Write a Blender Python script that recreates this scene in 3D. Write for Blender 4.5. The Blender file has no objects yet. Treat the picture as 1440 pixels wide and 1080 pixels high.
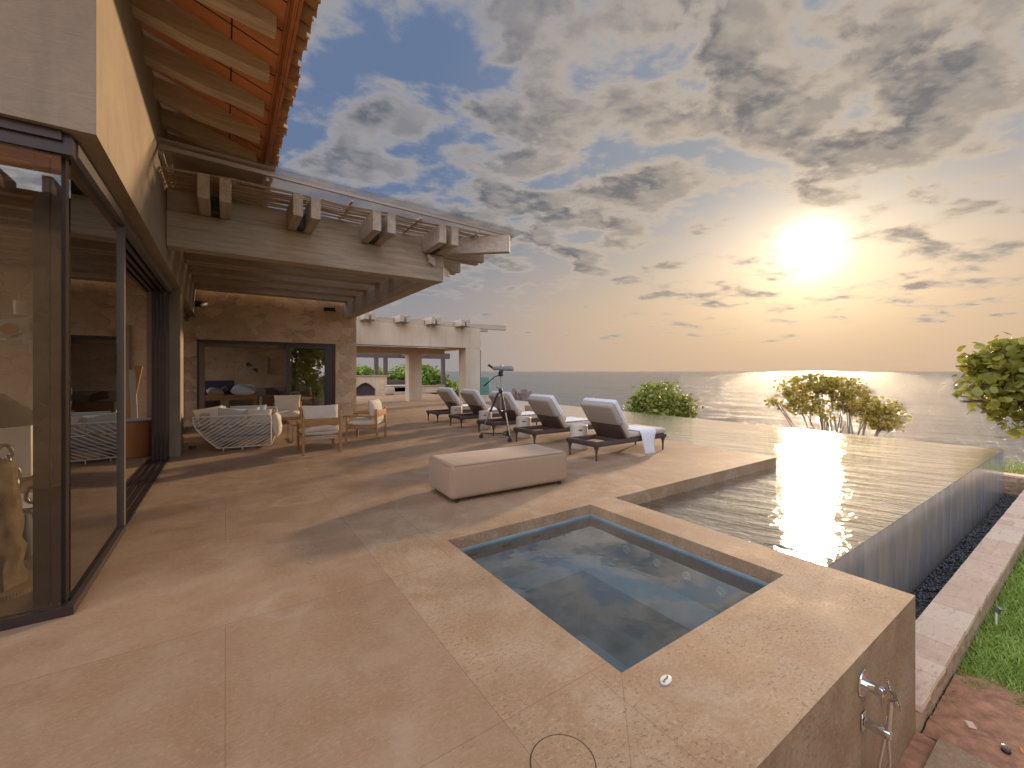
import bpy, bmesh, math, random
import numpy as np
from mathutils import Vector, Matrix, Euler
R = math.radians
random.seed(7); rng = np.random.default_rng(7)
S = bpy.context.scene; COL = S.collection

# ------------------------------------------------------------------ camera
cam_d = bpy.data.cameras.new("camera"); cam = bpy.data.objects.new("camera", cam_d); COL.objects.link(cam)
cam.location = (0, 0, 1.45); cam.rotation_euler = (R(90), 0, R(-34.43))
cam_d.sensor_width = 36; cam_d.lens = 36*588/1440; cam_d.shift_y = -18/1440
cam_d.clip_start = 0.05; cam_d.clip_end = 60000
S.camera = cam
# ------------------------------------------------------------------ world and sun
SUN_EL, SUN_AZ = R(13.4), R(69.9)          # azimuth clockwise from +Y
sdir = Vector((math.sin(SUN_AZ)*math.cos(SUN_EL), math.cos(SUN_AZ)*math.cos(SUN_EL), math.sin(SUN_EL)))
def make_world():
    w = bpy.data.worlds.new("World"); S.world = w; w.use_nodes = True
    nt = w.node_tree; N = nt.nodes; L = nt.links; N.clear()
    def nd(t, **k):
        n = N.new(t)
        for a, b in k.items(): setattr(n, a, b)
        return n
    def M(op, a, b=None, c=None, clamp=False):
        n = nd('ShaderNodeMath', operation=op, use_clamp=clamp)
        for i, v in enumerate((a, b, c)):
            if v is None: continue
            if isinstance(v, (int, float)): n.inputs[i].default_value = v
            else: L.new(v, n.inputs[i])
        return n.outputs[0]
    def V(op, a, b=None, s=None):
        n = nd('ShaderNodeVectorMath', operation=op)
        for i, v in enumerate((a, b)):
            if v is None: continue
            if isinstance(v, (tuple, Vector)): n.inputs[i].default_value = v
            else: L.new(v, n.inputs[i])
        if s is not None:
            if isinstance(s, (int, float)): n.inputs['Scale'].default_value = s
            else: L.new(s, n.inputs['Scale'])
        return n
    def MR(v, a, b, c=0., d=1., smooth=True):
        n = nd('ShaderNodeMapRange'); n.interpolation_type = 'SMOOTHSTEP' if smooth else 'LINEAR'
        L.new(v, n.inputs[0])
        for i, x in enumerate((a, b, c, d)): n.inputs[i+1].default_value = x
        return n.outputs[0]
    def MIX(f, a, b, bt='MIX'):
        n = nd('ShaderNodeMix', data_type='RGBA', blend_type=bt)
        if isinstance(f, (int, float)): n.inputs[0].default_value = f
        else: L.new(f, n.inputs[0])
        for i, v in ((6, a), (7, b)):
            if isinstance(v, tuple): n.inputs[i].default_value = (*v, 1)
            else: L.new(v, n.inputs[i])
        return n.outputs[2]
    tc = nd('ShaderNodeTexCoord'); d = V('NORMALIZE', tc.outputs['Generated']).outputs[0]
    sep = nd('ShaderNodeSeparateXYZ'); L.new(d, sep.inputs[0]); z = sep.outputs[2]
    zc = M('MAXIMUM', z, 0.0)
    sky = nd('ShaderNodeTexSky', sky_type='NISHITA'); sky.sun_disc = False
    sky.sun_elevation = SUN_EL; sky.sun_rotation = SUN_AZ
    sky.air_density = 1.3; sky.dust_density = 3.0; sky.ozone_density = 2.5
    sund = V('DOT_PRODUCT', d, tuple(sdir)).outputs['Value']
    near = MR(sund, 0.66, 1.0); back = MR(sund, 0.36, -0.25, 0.43, 3.8); near2 = MR(sund, 0.88, 1.0)  # back: unseen sky away from the sun, brightened to fill shaded sides
    elev = MR(z, 0.0, 0.62, smooth=False)
    # clear air: the sky texture, veiled by thin high cloud towards the horizon and the sun
    base = MIX(1.0, sky.outputs[0], (SKYK, SKYK, SKYK), 'MULTIPLY')
    veilc = MIX(near, (0.47, 0.40, 0.35), (0.84, 0.555, 0.32))
    veil = MR(z, 0.42, 0.0, 0.45, 0.97)
    base = MIX(veil, base, veilc)
    blue = MIX(near, (0.135, 0.205, 0.36), (0.30, 0.34, 0.40))
    base = MIX(MR(z, 0.1, 0.42, 0.25, 0.92), base, blue)
    # cloud layer seen in perspective on a plane
    inv = M('DIVIDE', 1.0, M('ADD', zc, 0.16))
    uv = V('SCALE', d, s=inv).outputs[0]
    fl = nd('ShaderNodeVectorMath', operation='MULTIPLY'); L.new(uv, fl.inputs[0]); fl.inputs[1].default_value = (1, 1, 0)
    rot = nd('ShaderNodeVectorRotate', rotation_type='Z_AXIS'); L.new(fl.outputs[0], rot.inputs[0]); rot.inputs['Angle'].default_value = R(25)
    st = nd('ShaderNodeVectorMath', operation='MULTIPLY'); L.new(rot.outputs[0], st.inputs[0]); st.inputs[1].default_value = (1.0, 1.25, 1)
    def cloud(off, det, rough=0.56):
        a = V('ADD', st.outputs[0], off).outputs[0]
        n = nd('ShaderNodeTexNoise'); n.inputs['Scale'].default_value = 3.7; n.inputs['Detail'].default_value = det
        n.inputs['Roughness'].default_value = rough; n.inputs['Distortion'].default_value = 0.15; L.new(a, n.inputs['Vector'])
        return n.outputs[0]
    off0 = Vector((3.1, 7.7, 1.3))
    c0 = cloud(tuple(off0), 9)
    c1 = cloud(tuple(off0 + Vector((0.10, 0.04, 0.0))), 4)
    big = nd('ShaderNodeTexNoise'); big.inputs['Scale'].default_value = 0.7; big.inputs['Detail'].default_value = 2
    L.new(st.outputs[0], big.inputs['Vector'])
    dens = M('ADD', c0, M('MULTIPLY', M('SUBTRACT', big.outputs[0], 0.5), 0.42))
    thr = MR(z, 0.02, 0.34, 0.17, 0.0)                       # fewer clouds near the horizon
    dens = M('SUBTRACT', dens, thr)
    cov = MR(dens, 0.395, 0.535)
    thick = MR(dens, 0.46, 0.60)
    lit = MR(M('SUBTRACT', c0, c1), -0.06, 0.09)
    edgec = MIX(near, (0.43, 0.405, 0.40), (0.66, 0.54, 0.42))
    darkc = MIX(near, (0.125, 0.137, 0.172), (0.185, 0.18, 0.185))
    fine = nd('ShaderNodeTexNoise'); fine.inputs['Scale'].default_value = 11.; fine.inputs['Detail'].default_value = 6; fine.inputs['Roughness'].default_value = .6
    L.new(st.outputs[0], fine.inputs['Vector'])
    thick = M('MULTIPLY', thick, MR(fine.outputs[0], 0.32, 0.58, 0.6, 1.0))
    cl = MIX(thick, edgec, darkc)
    cl = MIX(M('MULTIPLY', lit, 0.45), cl, edgec)
    cov = M('MULTIPLY', cov, MR(z, 0.015, 0.09, 0.0, 0.93))
    col = MIX(cov, base, cl)
    # the sun behind thin cloud: a real glow in the sky around it
    g1 = M('POWER', M('MAXIMUM', sund, 0.0), 1100.0); g2 = M('POWER', M('MAXIMUM', sund, 0.0), 90.0); g3 = M('POWER', M('MAXIMUM', sund, 0.0), 14.0)
    open_ = M('SUBTRACT', 1.0, M('MULTIPLY', thick, 0.85))
    glow = MIX(1.0, (0, 0, 0), MIX(1.0, (1.0, 0.82, 0.50), g1, 'MULTIPLY'), 'ADD')
    def addg(c, colr, g, k):
        gg = M('MULTIPLY', g, k); r = nd('ShaderNodeVectorMath', operation='SCALE'); r.inputs[0].default_value = colr
        L.new(gg, r.inputs['Scale']); return MIX(1.0, c, r.outputs[0], 'ADD')
    col = addg(col, (1.0, 0.86, 0.62), M('MULTIPLY', g1, M('MAXIMUM', open_, 0.6)), 2.6)
    col = addg(col, (1.0, 0.76, 0.48), M('MULTIPLY', g2, open_), 0.36)
    col = addg(col, (1.0, 0.68, 0.34), M('MULTIPLY', g3, M('MAXIMUM', open_, 0.4)), 0.07)
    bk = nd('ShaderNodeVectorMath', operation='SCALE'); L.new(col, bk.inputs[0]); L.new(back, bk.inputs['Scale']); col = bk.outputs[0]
    # below the horizon: a plain dark ground tone
    col = MIX(MR(z, -0.02, 0.0, 1.0, 0.0), col, (0.22, 0.18, 0.14))
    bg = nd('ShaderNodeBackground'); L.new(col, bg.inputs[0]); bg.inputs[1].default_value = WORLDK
    out = nd('ShaderNodeOutputWorld'); L.new(bg.outputs[0], out.inputs[0])
SKYK = 0.07; WORLDK = 1.0
make_world()
sun_d = bpy.data.lights.new("sun", 'SUN'); sun = bpy.data.objects.new("sun", sun_d); COL.objects.link(sun)
sun_d.energy = 1.8; sun_d.angle = R(3.5); sun_d.color = (1.0, 0.72, 0.46)
sun.rotation_euler = sdir.to_track_quat('Z', 'Y').to_euler()
S.view_settings.view_transform = 'Standard'; S.view_settings.look = 'None'
S.view_settings.exposure = 1.08; S.view_settings.gamma = 1
try:
    S.cycles.max_bounces = 9; S.cycles.transparent_max_bounces = 14; S.cycles.glossy_bounces = 4
    S.cycles.sample_clamp_indirect = 6; S.cycles.caustics_reflective = False; S.cycles.caustics_refractive = False
except Exception: pass

# ------------------------------------------------------------------ materials
class NT:
    def __init__(s, name):
        s.m = bpy.data.materials.new(name); s.m.use_nodes = True; s.t = s.m.node_tree; s.N = s.t.nodes; s.L = s.t.links
        s.b = s.N.get('Principled BSDF'); s.out = s.N.get('Material Output')
    def nd(s, t, **k):
        n = s.N.new(t)
        for a, b in k.items(): setattr(n, a, b)
        return n
    def put(s, v, inp):
        if isinstance(v, (int, float)): inp.default_value = v
        elif isinstance(v, tuple): inp.default_value = (*v, 1) if len(inp.default_value) == 4 and len(v) == 3 else v
        else: s.L.new(v, inp)
    def pos(s, scale=(1, 1, 1), obj=False):
        if obj: o = s.nd('ShaderNodeTexCoord').outputs['Object']
        else: o = s.nd('ShaderNodeNewGeometry').outputs['Position']
        m = s.nd('ShaderNodeVectorMath', operation='MULTIPLY'); s.L.new(o, m.inputs[0]); m.inputs[1].default_value = scale
        return m.outputs[0]
    def rpos(s, along, lat):       # position turned so x runs down-wind towards the sun's bearing
        o = s.nd('ShaderNodeNewGeometry').outputs['Position']
        q = s.nd('ShaderNodeVectorRotate', rotation_type='Z_AXIS'); s.L.new(o, q.inputs[0]); q.inputs['Angle'].default_value = -R(18)
        m = s.nd('ShaderNodeVectorMath', operation='MULTIPLY'); s.L.new(q.outputs[0], m.inputs[0]); m.inputs[1].default_value = (along, lat, 1)
        return m.outputs[0]
    def noise(s, v, scale, det=4, rough=.5, dist=0.):
        n = s.nd('ShaderNodeTexNoise'); s.L.new(v, n.inputs['Vector'])
        n.inputs['Scale'].default_value = scale; n.inputs['Detail'].default_value = det
        n.inputs['Roughness'].default_value = rough; n.inputs['Distortion'].default_value = dist
        return n.outputs[0]
    def vor(s, v, scale, feature='F1', out='Distance', rand=1.):
        n = s.nd('ShaderNodeTexVoronoi', feature=feature); s.L.new(v, n.inputs['Vector']); n.inputs['Scale'].default_value = scale
        n.inputs['Randomness'].default_value = rand
        return n.outputs[out]
    def mr(s, v, a, b, c=0., d=1.):
        n = s.nd('ShaderNodeMapRange'); s.L.new(v, n.inputs[0])
        for i, x in enumerate((a, b, c, d)): n.inputs[i+1].default_value = x
        return n.outputs[0]
    def mix(s, f, a, b, bt='MIX'):
        n = s.nd('ShaderNodeMix', data_type='RGBA', blend_type=bt)
        s.put(f, n.inputs[0]); s.put(a, n.inputs[6]); s.put(b, n.inputs[7]); return n.outputs[2]
    def math(s, op, a, b=0., clamp=False):
        n = s.nd('ShaderNodeMath', operation=op, use_clamp=clamp); s.put(a, n.inputs[0]); s.put(b, n.inputs[1]); return n.outputs[0]
    def xyz(s, v):
        n = s.nd('ShaderNodeSeparateXYZ'); s.L.new(v, n.inputs[0]); return n.outputs
    def bump(s, h, strength=.3, dist=.01, prev=None):
        n = s.nd('ShaderNodeBump'); s.L.new(h, n.inputs['Height']); n.inputs['Strength'].default_value = strength; n.inputs['Distance'].default_value = dist
        if prev is not None: s.L.new(prev, n.inputs['Normal'])
        return n.outputs[0]
    def fin(s, color=None, rough=None, normal=None, metal=None, spec=None):
        if color is not None: s.put(color, s.b.inputs['Base Color'])
        if rough is not None: s.put(rough, s.b.inputs['Roughness'])
        if normal is not None: s.L.new(normal, s.b.inputs['Normal'])
        if metal is not None: s.b.inputs['Metallic'].default_value = metal
        if spec is not None: s.b.inputs['Specular IOR Level'].default_value = spec
        return s.m
def sc(c, k): return tuple(x*k for x in c)
def plain(name, c, rough=.6, var=.12, scale=6, bump=.15, bscale=60, metal=0., obj=True, spec=.5):
    t = NT(name); p = t.pos(obj=obj)
    col = t.mix(t.mr(t.noise(p, scale, 5, .6), .3, .7), sc(c, 1-var), sc(c, 1+var))
    nb = t.bump(t.noise(p, bscale, 3), bump, .004)
    return t.fin(col, rough, nb, metal, spec)
def wood(name, axis, c=(.50, .385, .27), grey=(.42, .365, .30), obj=False, s=1.):
    t = NT(name); sc3 = [9*s, 9*s, 9*s]; sc3[axis] = .55*s
    p = t.pos(tuple(sc3), obj)
    g = t.noise(p, 2.2, 6, .62, .5); g2 = t.noise(p, 9, 3, .6); big = t.noise(t.pos(obj=obj), .9, 3)
    col = t.mix(t.mr(big, .35, .65), c, grey)
    col = t.mix(t.mr(g, .35, .68, 0, .75), col, sc(c, .52))
    col = t.mix(t.mr(g2, .5, .72, 0, .35), col, sc(grey, 1.5))
    return t.fin(col, .72, t.bump(t.math('ADD', g, g2), .35, .006))
def travertine(name, deckzones=False, c=(.37, .243, .140), vert=False):
    t = NT(name); p = t.pos(); X, Y, Z = t.xyz(p)
    big = t.noise(p, .55, 5, .6); med = t.noise(p, 2.6, 6, .62, .3)
    vein = t.noise(t.pos((.7, 6, 6)), 1.3, 5, .6, .4)
    col = t.mix(t.mr(big, .3, .7), sc(c, .72), sc(c, 1.12))
    col = t.mix(t.mr(med, .42, .70, 0, .50), col, (.56, .44, .32))
    col = t.mix(t.mr(vein, .50, .68, 0, .55), col, (.36, .22, .135))
    grain = t.noise(t.pos((1, 1.6, 1)), 38, 6, .75); col = t.mix(t.mr(grain, .52, .68, 0, .6), col, (.27, .17, .10)); col = t.mix(t.mr(grain, .48, .34, 0, .5), col, (.56, .43, .30))
    blot = t.noise(p, 2.1, 9, .74, 1.0); col = t.mix(t.mr(blot, .5, .66, 0, .5), col, (.47, .355, .25)); col = t.mix(t.mr(blot, .46, .34, 0, .5), col, (.33, .20, .12))
    # wear: pale dried-water rings and smears
    ring = t.vor(t.pos((1, 1.3, 1)), 1.1); rw = t.math('ADD', ring, t.math('MULTIPLY', t.noise(p, 5, 4), .25))
    rr = t.math('ABSOLUTE', t.math('SUBTRACT', rw, .42)); rr = t.mr(rr, 0, .07, .28, 0)
    col = t.mix(t.math('MULTIPLY', rr, t.mr(big, .45, .6)), col, (.66, .55, .42))
    # pits elongated along one axis
    pitn = t.noise(t.pos((44, 72, 60)), 1.0, 4, .6, .5); pitm = t.mr(t.noise(p, 1.6, 3), .36, .60)
    pit = t.math('MULTIPLY', t.mr(pitn, .585, .64), pitm)
    fine = t.noise(t.pos((70, 110, 90)), 1., 4, .6)
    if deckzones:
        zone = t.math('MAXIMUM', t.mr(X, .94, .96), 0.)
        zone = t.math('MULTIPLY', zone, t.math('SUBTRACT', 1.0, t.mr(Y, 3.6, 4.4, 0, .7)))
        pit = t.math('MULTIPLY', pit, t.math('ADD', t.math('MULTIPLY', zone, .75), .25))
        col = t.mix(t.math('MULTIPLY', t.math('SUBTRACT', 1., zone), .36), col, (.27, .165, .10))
        # joints: wide slabs, the two mitred ones at the spa, one beside it
        br = t.nd('ShaderNodeTexBrick'); t.L.new(t.pos((1, 1, 1)), br.inputs['Vector']); br.inputs['Scale'].default_value = 1
        br.inputs['Brick Width'].default_value = 2.9; br.inputs['Row Height'].default_value = 1.45; br.inputs['Mortar Size'].default_value = .0035
        br.inputs['Color1'].default_value = (.95, .95, .95, 1); br.inputs['Color2'].default_value = (1.05, 1.05, 1.05, 1); br.inputs['Mortar'].default_value = (.80, .77, .74, 1)
        col = t.mix(1., col, br.outputs[0], 'MULTIPLY')
        j1 = t.mr(t.math('ABSOLUTE', t.math('SUBTRACT', X, .95)), .0015, .004, 1, 0)
        dg = t.math('ABSOLUTE', t.math('SUBTRACT', t.math('SUBTRACT', X, Y), .21))
        j2 = t.math('MULTIPLY', t.mr(dg, .002, .005, 1, 0), t.math('MULTIPLY', t.mr(X, 1.565, 1.57, 1, 0), t.mr(X, .95, .951)))
        dg3 = t.math('ABSOLUTE', t.math('SUBTRACT', t.math('ADD', X, Y), 4.63))
        j3 = t.math('MULTIPLY', t.mr(dg3, .002, .005, 1, 0), t.math('MULTIPLY', t.mr(X, 3.28, 3.285), t.mr(X, 3.679, 3.68, 1, 0)))
        col = t.mix(t.math('MULTIPLY', t.math('MAXIMUM', t.math('MAXIMUM', j1, j2), j3), .45), col, (.16, .11, .08))
    col = t.mix(t.math('MULTIPLY', pit, .62), col, (.20, .125, .08))
    h = t.math('SUBTRACT', t.math('MULTIPLY', fine, .25), pit)
    nb = t.bump(h, .55, .006)
    nb = t.bump(med, .25, .02, nb)
    return t.fin(col, t.mr(med, .3, .7, .6, .8), nb, spec=.22)
def stonewall(name, c1=(.84, .64, .43), c2=(.52, .36, .23), scale=3.2):
    t = NT(name); p = t.pos((1, 1, 1.35)); w = t.noise(p, 2.2, 4, .6)
    a = t.nd('ShaderNodeVectorMath', operation='ADD'); t.L.new(p, a.inputs[0])
    m = t.nd('ShaderNodeVectorMath', operation='SCALE'); n3 = t.nd('ShaderNodeTexNoise'); t.L.new(p, n3.inputs['Vector']); n3.inputs['Scale'].default_value = 3.; n3.inputs['Detail'].default_value = 5
    t.L.new(n3.outputs[1], m.inputs[0]); m.inputs['Scale'].default_value = .38; t.L.new(m.outputs[0], a.inputs[1]); q = a.outputs[0]
    cellc = t.vor(q, scale, out='Color'); cx = t.xyz(cellc)[0]; ed = t.vor(q, scale, 'DISTANCE_TO_EDGE')
    col = t.mix(cx, c2, c1); fine = t.noise(p, 7, 7, .68, .4)
    col = t.mix(t.mr(fine, .42, .68, 0, .8), col, (.60, .46, .32))
    col = t.mix(t.mr(fine, .46, .3, 0, .6), col, (.36, .24, .16))
    col = t.mix(t.mr(ed, 0, .03, .22, 0), col, (.56, .44, .32))
    h = t.math('ADD', t.math('MULTIPLY', t.mr(ed, 0, .06), .6), t.math('MULTIPLY', fine, 1.3))
    return t.fin(col, .85, t.bump(h, .6, .022), spec=.2)
def thin_glass(name, tint=(.86, .90, .88), rough=0., ior=1.5, bumpf=None, boost=1.):
    t = NT(name); t.N.remove(t.b)
    tr = t.nd('ShaderNodeBsdfTransparent'); tr.inputs[0].default_value = (*tint, 1)
    gl = t.nd('ShaderNodeBsdfGlossy'); gl.inputs['Roughness'].default_value = rough; gl.inputs[0].default_value = (1, 1, 1, 1)
    fr = t.nd('ShaderNodeFresnel'); fr.inputs[0].default_value = ior
    if bumpf is not None:
        nb = bumpf(t); t.L.new(nb, gl.inputs['Normal']); t.L.new(nb, fr.inputs['Normal'])
    f = t.math('MULTIPLY', fr.outputs[0], boost, True)
    mx = t.nd('ShaderNodeMixShader'); t.L.new(f, mx.inputs[0]); t.L.new(tr.outputs[0], mx.inputs[1]); t.L.new(gl.outputs[0], mx.inputs[2])
    t.L.new(mx.outputs[0], t.out.inputs[0]); return t.m
def pool_bump(t):
    w = t.noise(t.rpos(1.0, .24), 3.6, 5, .6, 1.3); w2 = t.noise(t.rpos(1.0, .6), 13, 3, .55, .8)
    return t.bump(t.math('ADD', w, t.math('MULTIPLY', w2, .22)), 1., .019)
def spa_bump(t):
    return t.bump(t.noise(t.pos(), 3.5, 3, .5, .3), .25, .006)
def trough_bump(t):
    return t.bump(t.noise(t.pos(), 9, 3, .6, .5), .8, .05)
def leafmat(name, c, c2, trans=.35):
    t = NT(name); o = t.nd('ShaderNodeNewGeometry').outputs['Random Per Island']
    col = t.mix(o, c, c2); big = t.noise(t.pos(), 1.4, 3)
    col = t.mix(t.mr(big, .35, .7, 0, .5), col, sc(c2, 1.25))
    t.put(col, t.b.inputs['Base Color']); t.b.inputs['Roughness'].default_value = .42
    tl = t.nd('ShaderNodeBsdfTranslucent'); t.L.new(t.mix(.5, col, (.30, .32, .04)), tl.inputs[0])
    mx = t.nd('ShaderNodeMixShader'); mx.inputs[0].default_value = trans
    t.L.new(t.b.outputs[0], mx.inputs[1]); t.L.new(tl.outputs[0], mx.inputs[2]); t.L.new(mx.outputs[0], t.out.inputs[0]); return t.m

M = {}
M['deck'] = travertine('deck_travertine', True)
M['trav'] = travertine('travertine')
def lime():
    t = NT('lime_plaster'); p = t.pos(); b = t.noise(p, .8, 7, .7, .6); n = t.noise(t.pos((4, 4, .35)), 1.5, 6, .65); tr_ = t.noise(t.pos((2, 2, 5)), 2.4, 4, .6, 1.5)
    c = (.33, .262, .19); col = t.mix(t.mr(b, .3, .7), sc(c, .82), sc(c, 1.16)); col = t.mix(t.mr(n, .54, .74, 0, .35), col, sc(c, .6))
    nb = t.bump(t.noise(p, 40, 4), .3, .004); return t.fin(col, .85, t.bump(tr_, .35, .02, nb), spec=.2)
M['plaster'] = lime()
def stained_plaster():
    t = NT('weathered_plaster'); n = t.noise(t.pos((3.2, 3.2, .22)), 1.6, 6, .65); b = t.noise(t.pos(), 1.1, 5)
    col = t.mix(t.mr(b, .3, .7), (.50, .40, .29), (.60, .49, .36)); col = t.mix(t.mr(n, .5, .72, 0, .5), col, (.34, .26, .18))
    return t.fin(col, .88, t.bump(t.noise(t.pos(), 22, 4), .3, .006))
M['plaster2'] = stained_plaster()
M['stone'] = stonewall('stone_cladding')
M['stone_in'] = stonewall('stone_cladding_brown', (.68, .50, .33), (.52, .37, .24), 2.4)
M['woodr'] = wood('pale_rafter_wood', 0, (.66, .50, .34), (.56, .46, .34))
M['woodx'] = wood('weathered_wood_across', 0); M['woody'] = wood('weathered_wood_along', 1)
M['teak'] = wood('teak', 2, (.46, .24, .085), (.40, .21, .09), True, 2.2)
M['teakx'] = wood('teak_across', 0, (.46, .24, .085), (.40, .21, .09), True, 2.2)
M['darkwood'] = wood('dark_timber', 1, (.12, .085, .07), (.10, .08, .07))
M['reed'] = wood('reed', 0, (.46, .33, .22), (.40, .31, .23), False, 2.)
M['framegrey'] = plain('dark_grey_aluminium', (.15, .13, .115), .4, .06, 3, .02, metal=.4, obj=False)
M['alu'] = plain('bronze_aluminium', (.050, .036, .034), .38, .1, 3, .02, metal=.25, obj=False)
M['alugrey'] = plain('grey_aluminium', (.42, .36, .31), .4, .06, 3, .02, metal=.4, obj=False)
M['black'] = plain('black_plastic', (.02, .02, .022), .45, .1)
M['chrome'] = plain('chrome', (.78, .78, .78), .06, .02, 6, .0, metal=1.)
M['steel'] = plain('dull_steel', (.35, .33, .31), .35, .08, metal=.8)
M['terra'] = plain('terracotta', (.60, .24, .10), .75, .14, 3.5, .2, 30, obj=False)
M['copper'] = plain('copper', (.62, .26, .12), .32, .18, 6, .05, metal=.75, obj=False)
M['tile'] = plain('roof_tile', (.46, .26, .12), .8, .35, 4.5, .3, 30, obj=False)
def fabric(name, c, sc_=260, var=.06):
    t = NT(name); p = t.pos(obj=True); col = t.mix(t.noise(p, 2.5, 3), sc(c, 1-var), sc(c, 1+var))
    f = t.noise(p, sc_, 2); col = t.mix(t.mr(f, .4, .7, 0, .25), col, sc(c, .7))
    w = t.noise(p, 7, 3, .5, .4)
    nb = t.bump(f, .25, .002); nb = t.bump(w, .35, .02, nb)
    m = t.fin(col, .95, nb, spec=.1)
    try: t.b.inputs['Sheen Weight'].default_value = .25
    except Exception: pass
    return m
M['ottoman'] = fabric('blush_fabric', (.38, .262, .17)); M['cream'] = fabric('cream_fabric', (.64, .56, .46))
M['beige'] = fabric('beige_fabric', (.46, .38, .305)); M['towel'] = fabric('white_towel', (.66, .66, .70), 150)
M['greyfab'] = fabric('grey_fabric', (.37, .325, .275)); M['bluefab'] = fabric('pale_blue_fabric', (.38, .47, .52))
M['stripe'] = fabric('grey_cream_fabric', (.50, .46, .40)); M['brownfab'] = fabric('brown_fabric', (.22, .14, .11)); M['orange'] = fabric('orange_fabric', (.62, .27, .07))
def wicker(name, c):
    t = NT(name); p = t.pos(obj=True)
    w = t.nd('ShaderNodeTexWave', wave_type='BANDS', bands_direction='X'); t.L.new(p, w.inputs['Vector']); w.inputs['Scale'].default_value = 26
    w2 = t.nd('ShaderNodeTexWave', wave_type='BANDS', bands_direction='Z'); t.L.new(p, w2.inputs['Vector']); w2.inputs['Scale'].default_value = 40
    h = t.math('MULTIPLY', w.outputs[1], w2.outputs[1]); col = t.mix(h, sc(c, .55), sc(c, 1.35))
    return t.fin(col, .55, t.bump(h, .6, .006))
M['wicker'] = wicker('dark_wicker', (.105, .068, .060)); M['wickerlight'] = wicker('tan_wicker', (.42, .30, .17)); M['basket'] = wicker('orange_wicker', (.55, .22, .07))
M['ceramic'] = plain('ceramic', (.58, .50, .41), .45, .05)
M['white'] = plain('white_paint', (.72, .68, .62), .5, .04)
M['whitewire'] = plain('white_metal', (.66, .60, .54), .4, .04)
M['basin'] = plain('blue_grey_tile', (.24, .32, .345), .5, .18, 3, .1, 30, obj=False)
M['basindark'] = plain('dark_pool_stone', (.15, .17, .175), .6, .2, 3, .1, 30, obj=False)
def overflow():
    t = NT('wet_overflow_stone'); st = t.noise(t.pos((2.6, 2.6, .45)), 1.6, 7, .7, .6); b = t.noise(t.pos(), .9, 4)
    col = t.mix(t.mr(b, .35, .65), (.27, .285, .32), (.38, .34, .29)); col = t.mix(t.mr(st, .47, .66, 0, .6), col, (.54, .48, .40))
    col = t.mix(t.mr(st, .45, .3, 0, .5), col, (.15, .15, .16))
    return t.fin(col, .16, t.bump(st, .04, .01), spec=1.0)
M['overflow'] = overflow()
M['pebble'] = plain('dark_pebbles', (.10, .105, .115), .25, .4, 30, .3)
M['pool'] = thin_glass('pool_water', (.42, .50, .50), .03, 1.33, pool_bump, 2.9)
M['spa'] = thin_glass('spa_water', (.66, .80, .85), .0, 1.33, spa_bump, 3.6)
M['trough'] = thin_glass('trough_water', (.5, .56, .58), .05, 1.33, trough_bump)
M['glass'] = thin_glass('window_glass', (.80, .80, .76), 0., 1.5, None, 1.6)
M['greenglass'] = thin_glass('green_glass', (.55, .78, .72), 0., 1.5)
M['sheet'] = thin_glass('canopy_sheet', (.88, .87, .86), .3, 1.4, None, .5)
M['soil'] = plain('red_soil', (.40, .20, .115), .95, .3, 14, .9, 45, obj=False)
M['rock'] = plain('rock', (.13, .085, .07), .9, .4, 2, .9, 5)
M['bark'] = plain('bark', (.17, .12, .085), .9, .3, 12, .6, 40)
M['barkpale'] = plain('brown_stump', (.24, .165, .09), .9, .3, 12, .8, 30)
M['leafA'] = leafmat('leaf_golden_green', (.319, .304, .058), (.609, .435, .116), .6)
M['leafB'] = leafmat('leaf_dense_green', (.174, .232, .043), (.319, .319, .072), .45)
M['leafC'] = leafmat('leaf_deep_green', (.087, .217, .043), (.246, .319, .051), .4)
M['leafD'] = leafmat('leaf_round_green', (.20, .23, .04), (.40, .33, .07), .55)
M['grass'] = leafmat('grass_blade', (.22, .40, .06), (.44, .56, .13), .35)
def groundmat():
    t = NT('ground_soil_and_turf'); p = t.pos(); n = t.noise(p, 1.5, 6, .65)
    col = t.mix(t.mr(n, .4, .6), (.10, .19, .03), (.17, .22, .045)); f = t.noise(p, 60, 3)
    col = t.mix(t.mr(f, .4, .7, 0, .5), col, (.03, .06, .01))
    X, Y, Z = t.xyz(p); k = t.mr(t.math('ADD', X, t.math('MULTIPLY', n, 1.5)), 15.8, 16.4); col = t.mix(k, col, (.20, .10, .04))
    return t.fin(col, .95, t.bump(f, .8, .03), spec=.1)
M['ground'] = groundmat()
def seamat():
    t = NT('sea_water')
    a = t.noise(t.rpos(1., .26), .38, 7, .7, .8); b = t.noise(t.rpos(1., .22), .11, 5, .65, .8); c = t.noise(t.rpos(1., .4), 2.6, 3, .6, .4)
    h = t.math('ADD', t.math('MULTIPLY', a, 1.5), t.math('ADD', t.math('MULTIPLY', b, 3.2), t.math('MULTIPLY', c, .16)))
    nb = t.bump(h, 1., 1.25)
    col = t.mix(t.mr(b, .4, .62), (.045, .085, .095), (.08, .12, .12))
    return t.fin(col, .09, nb, spec=.32)
M['sea'] = seamat()

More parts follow.
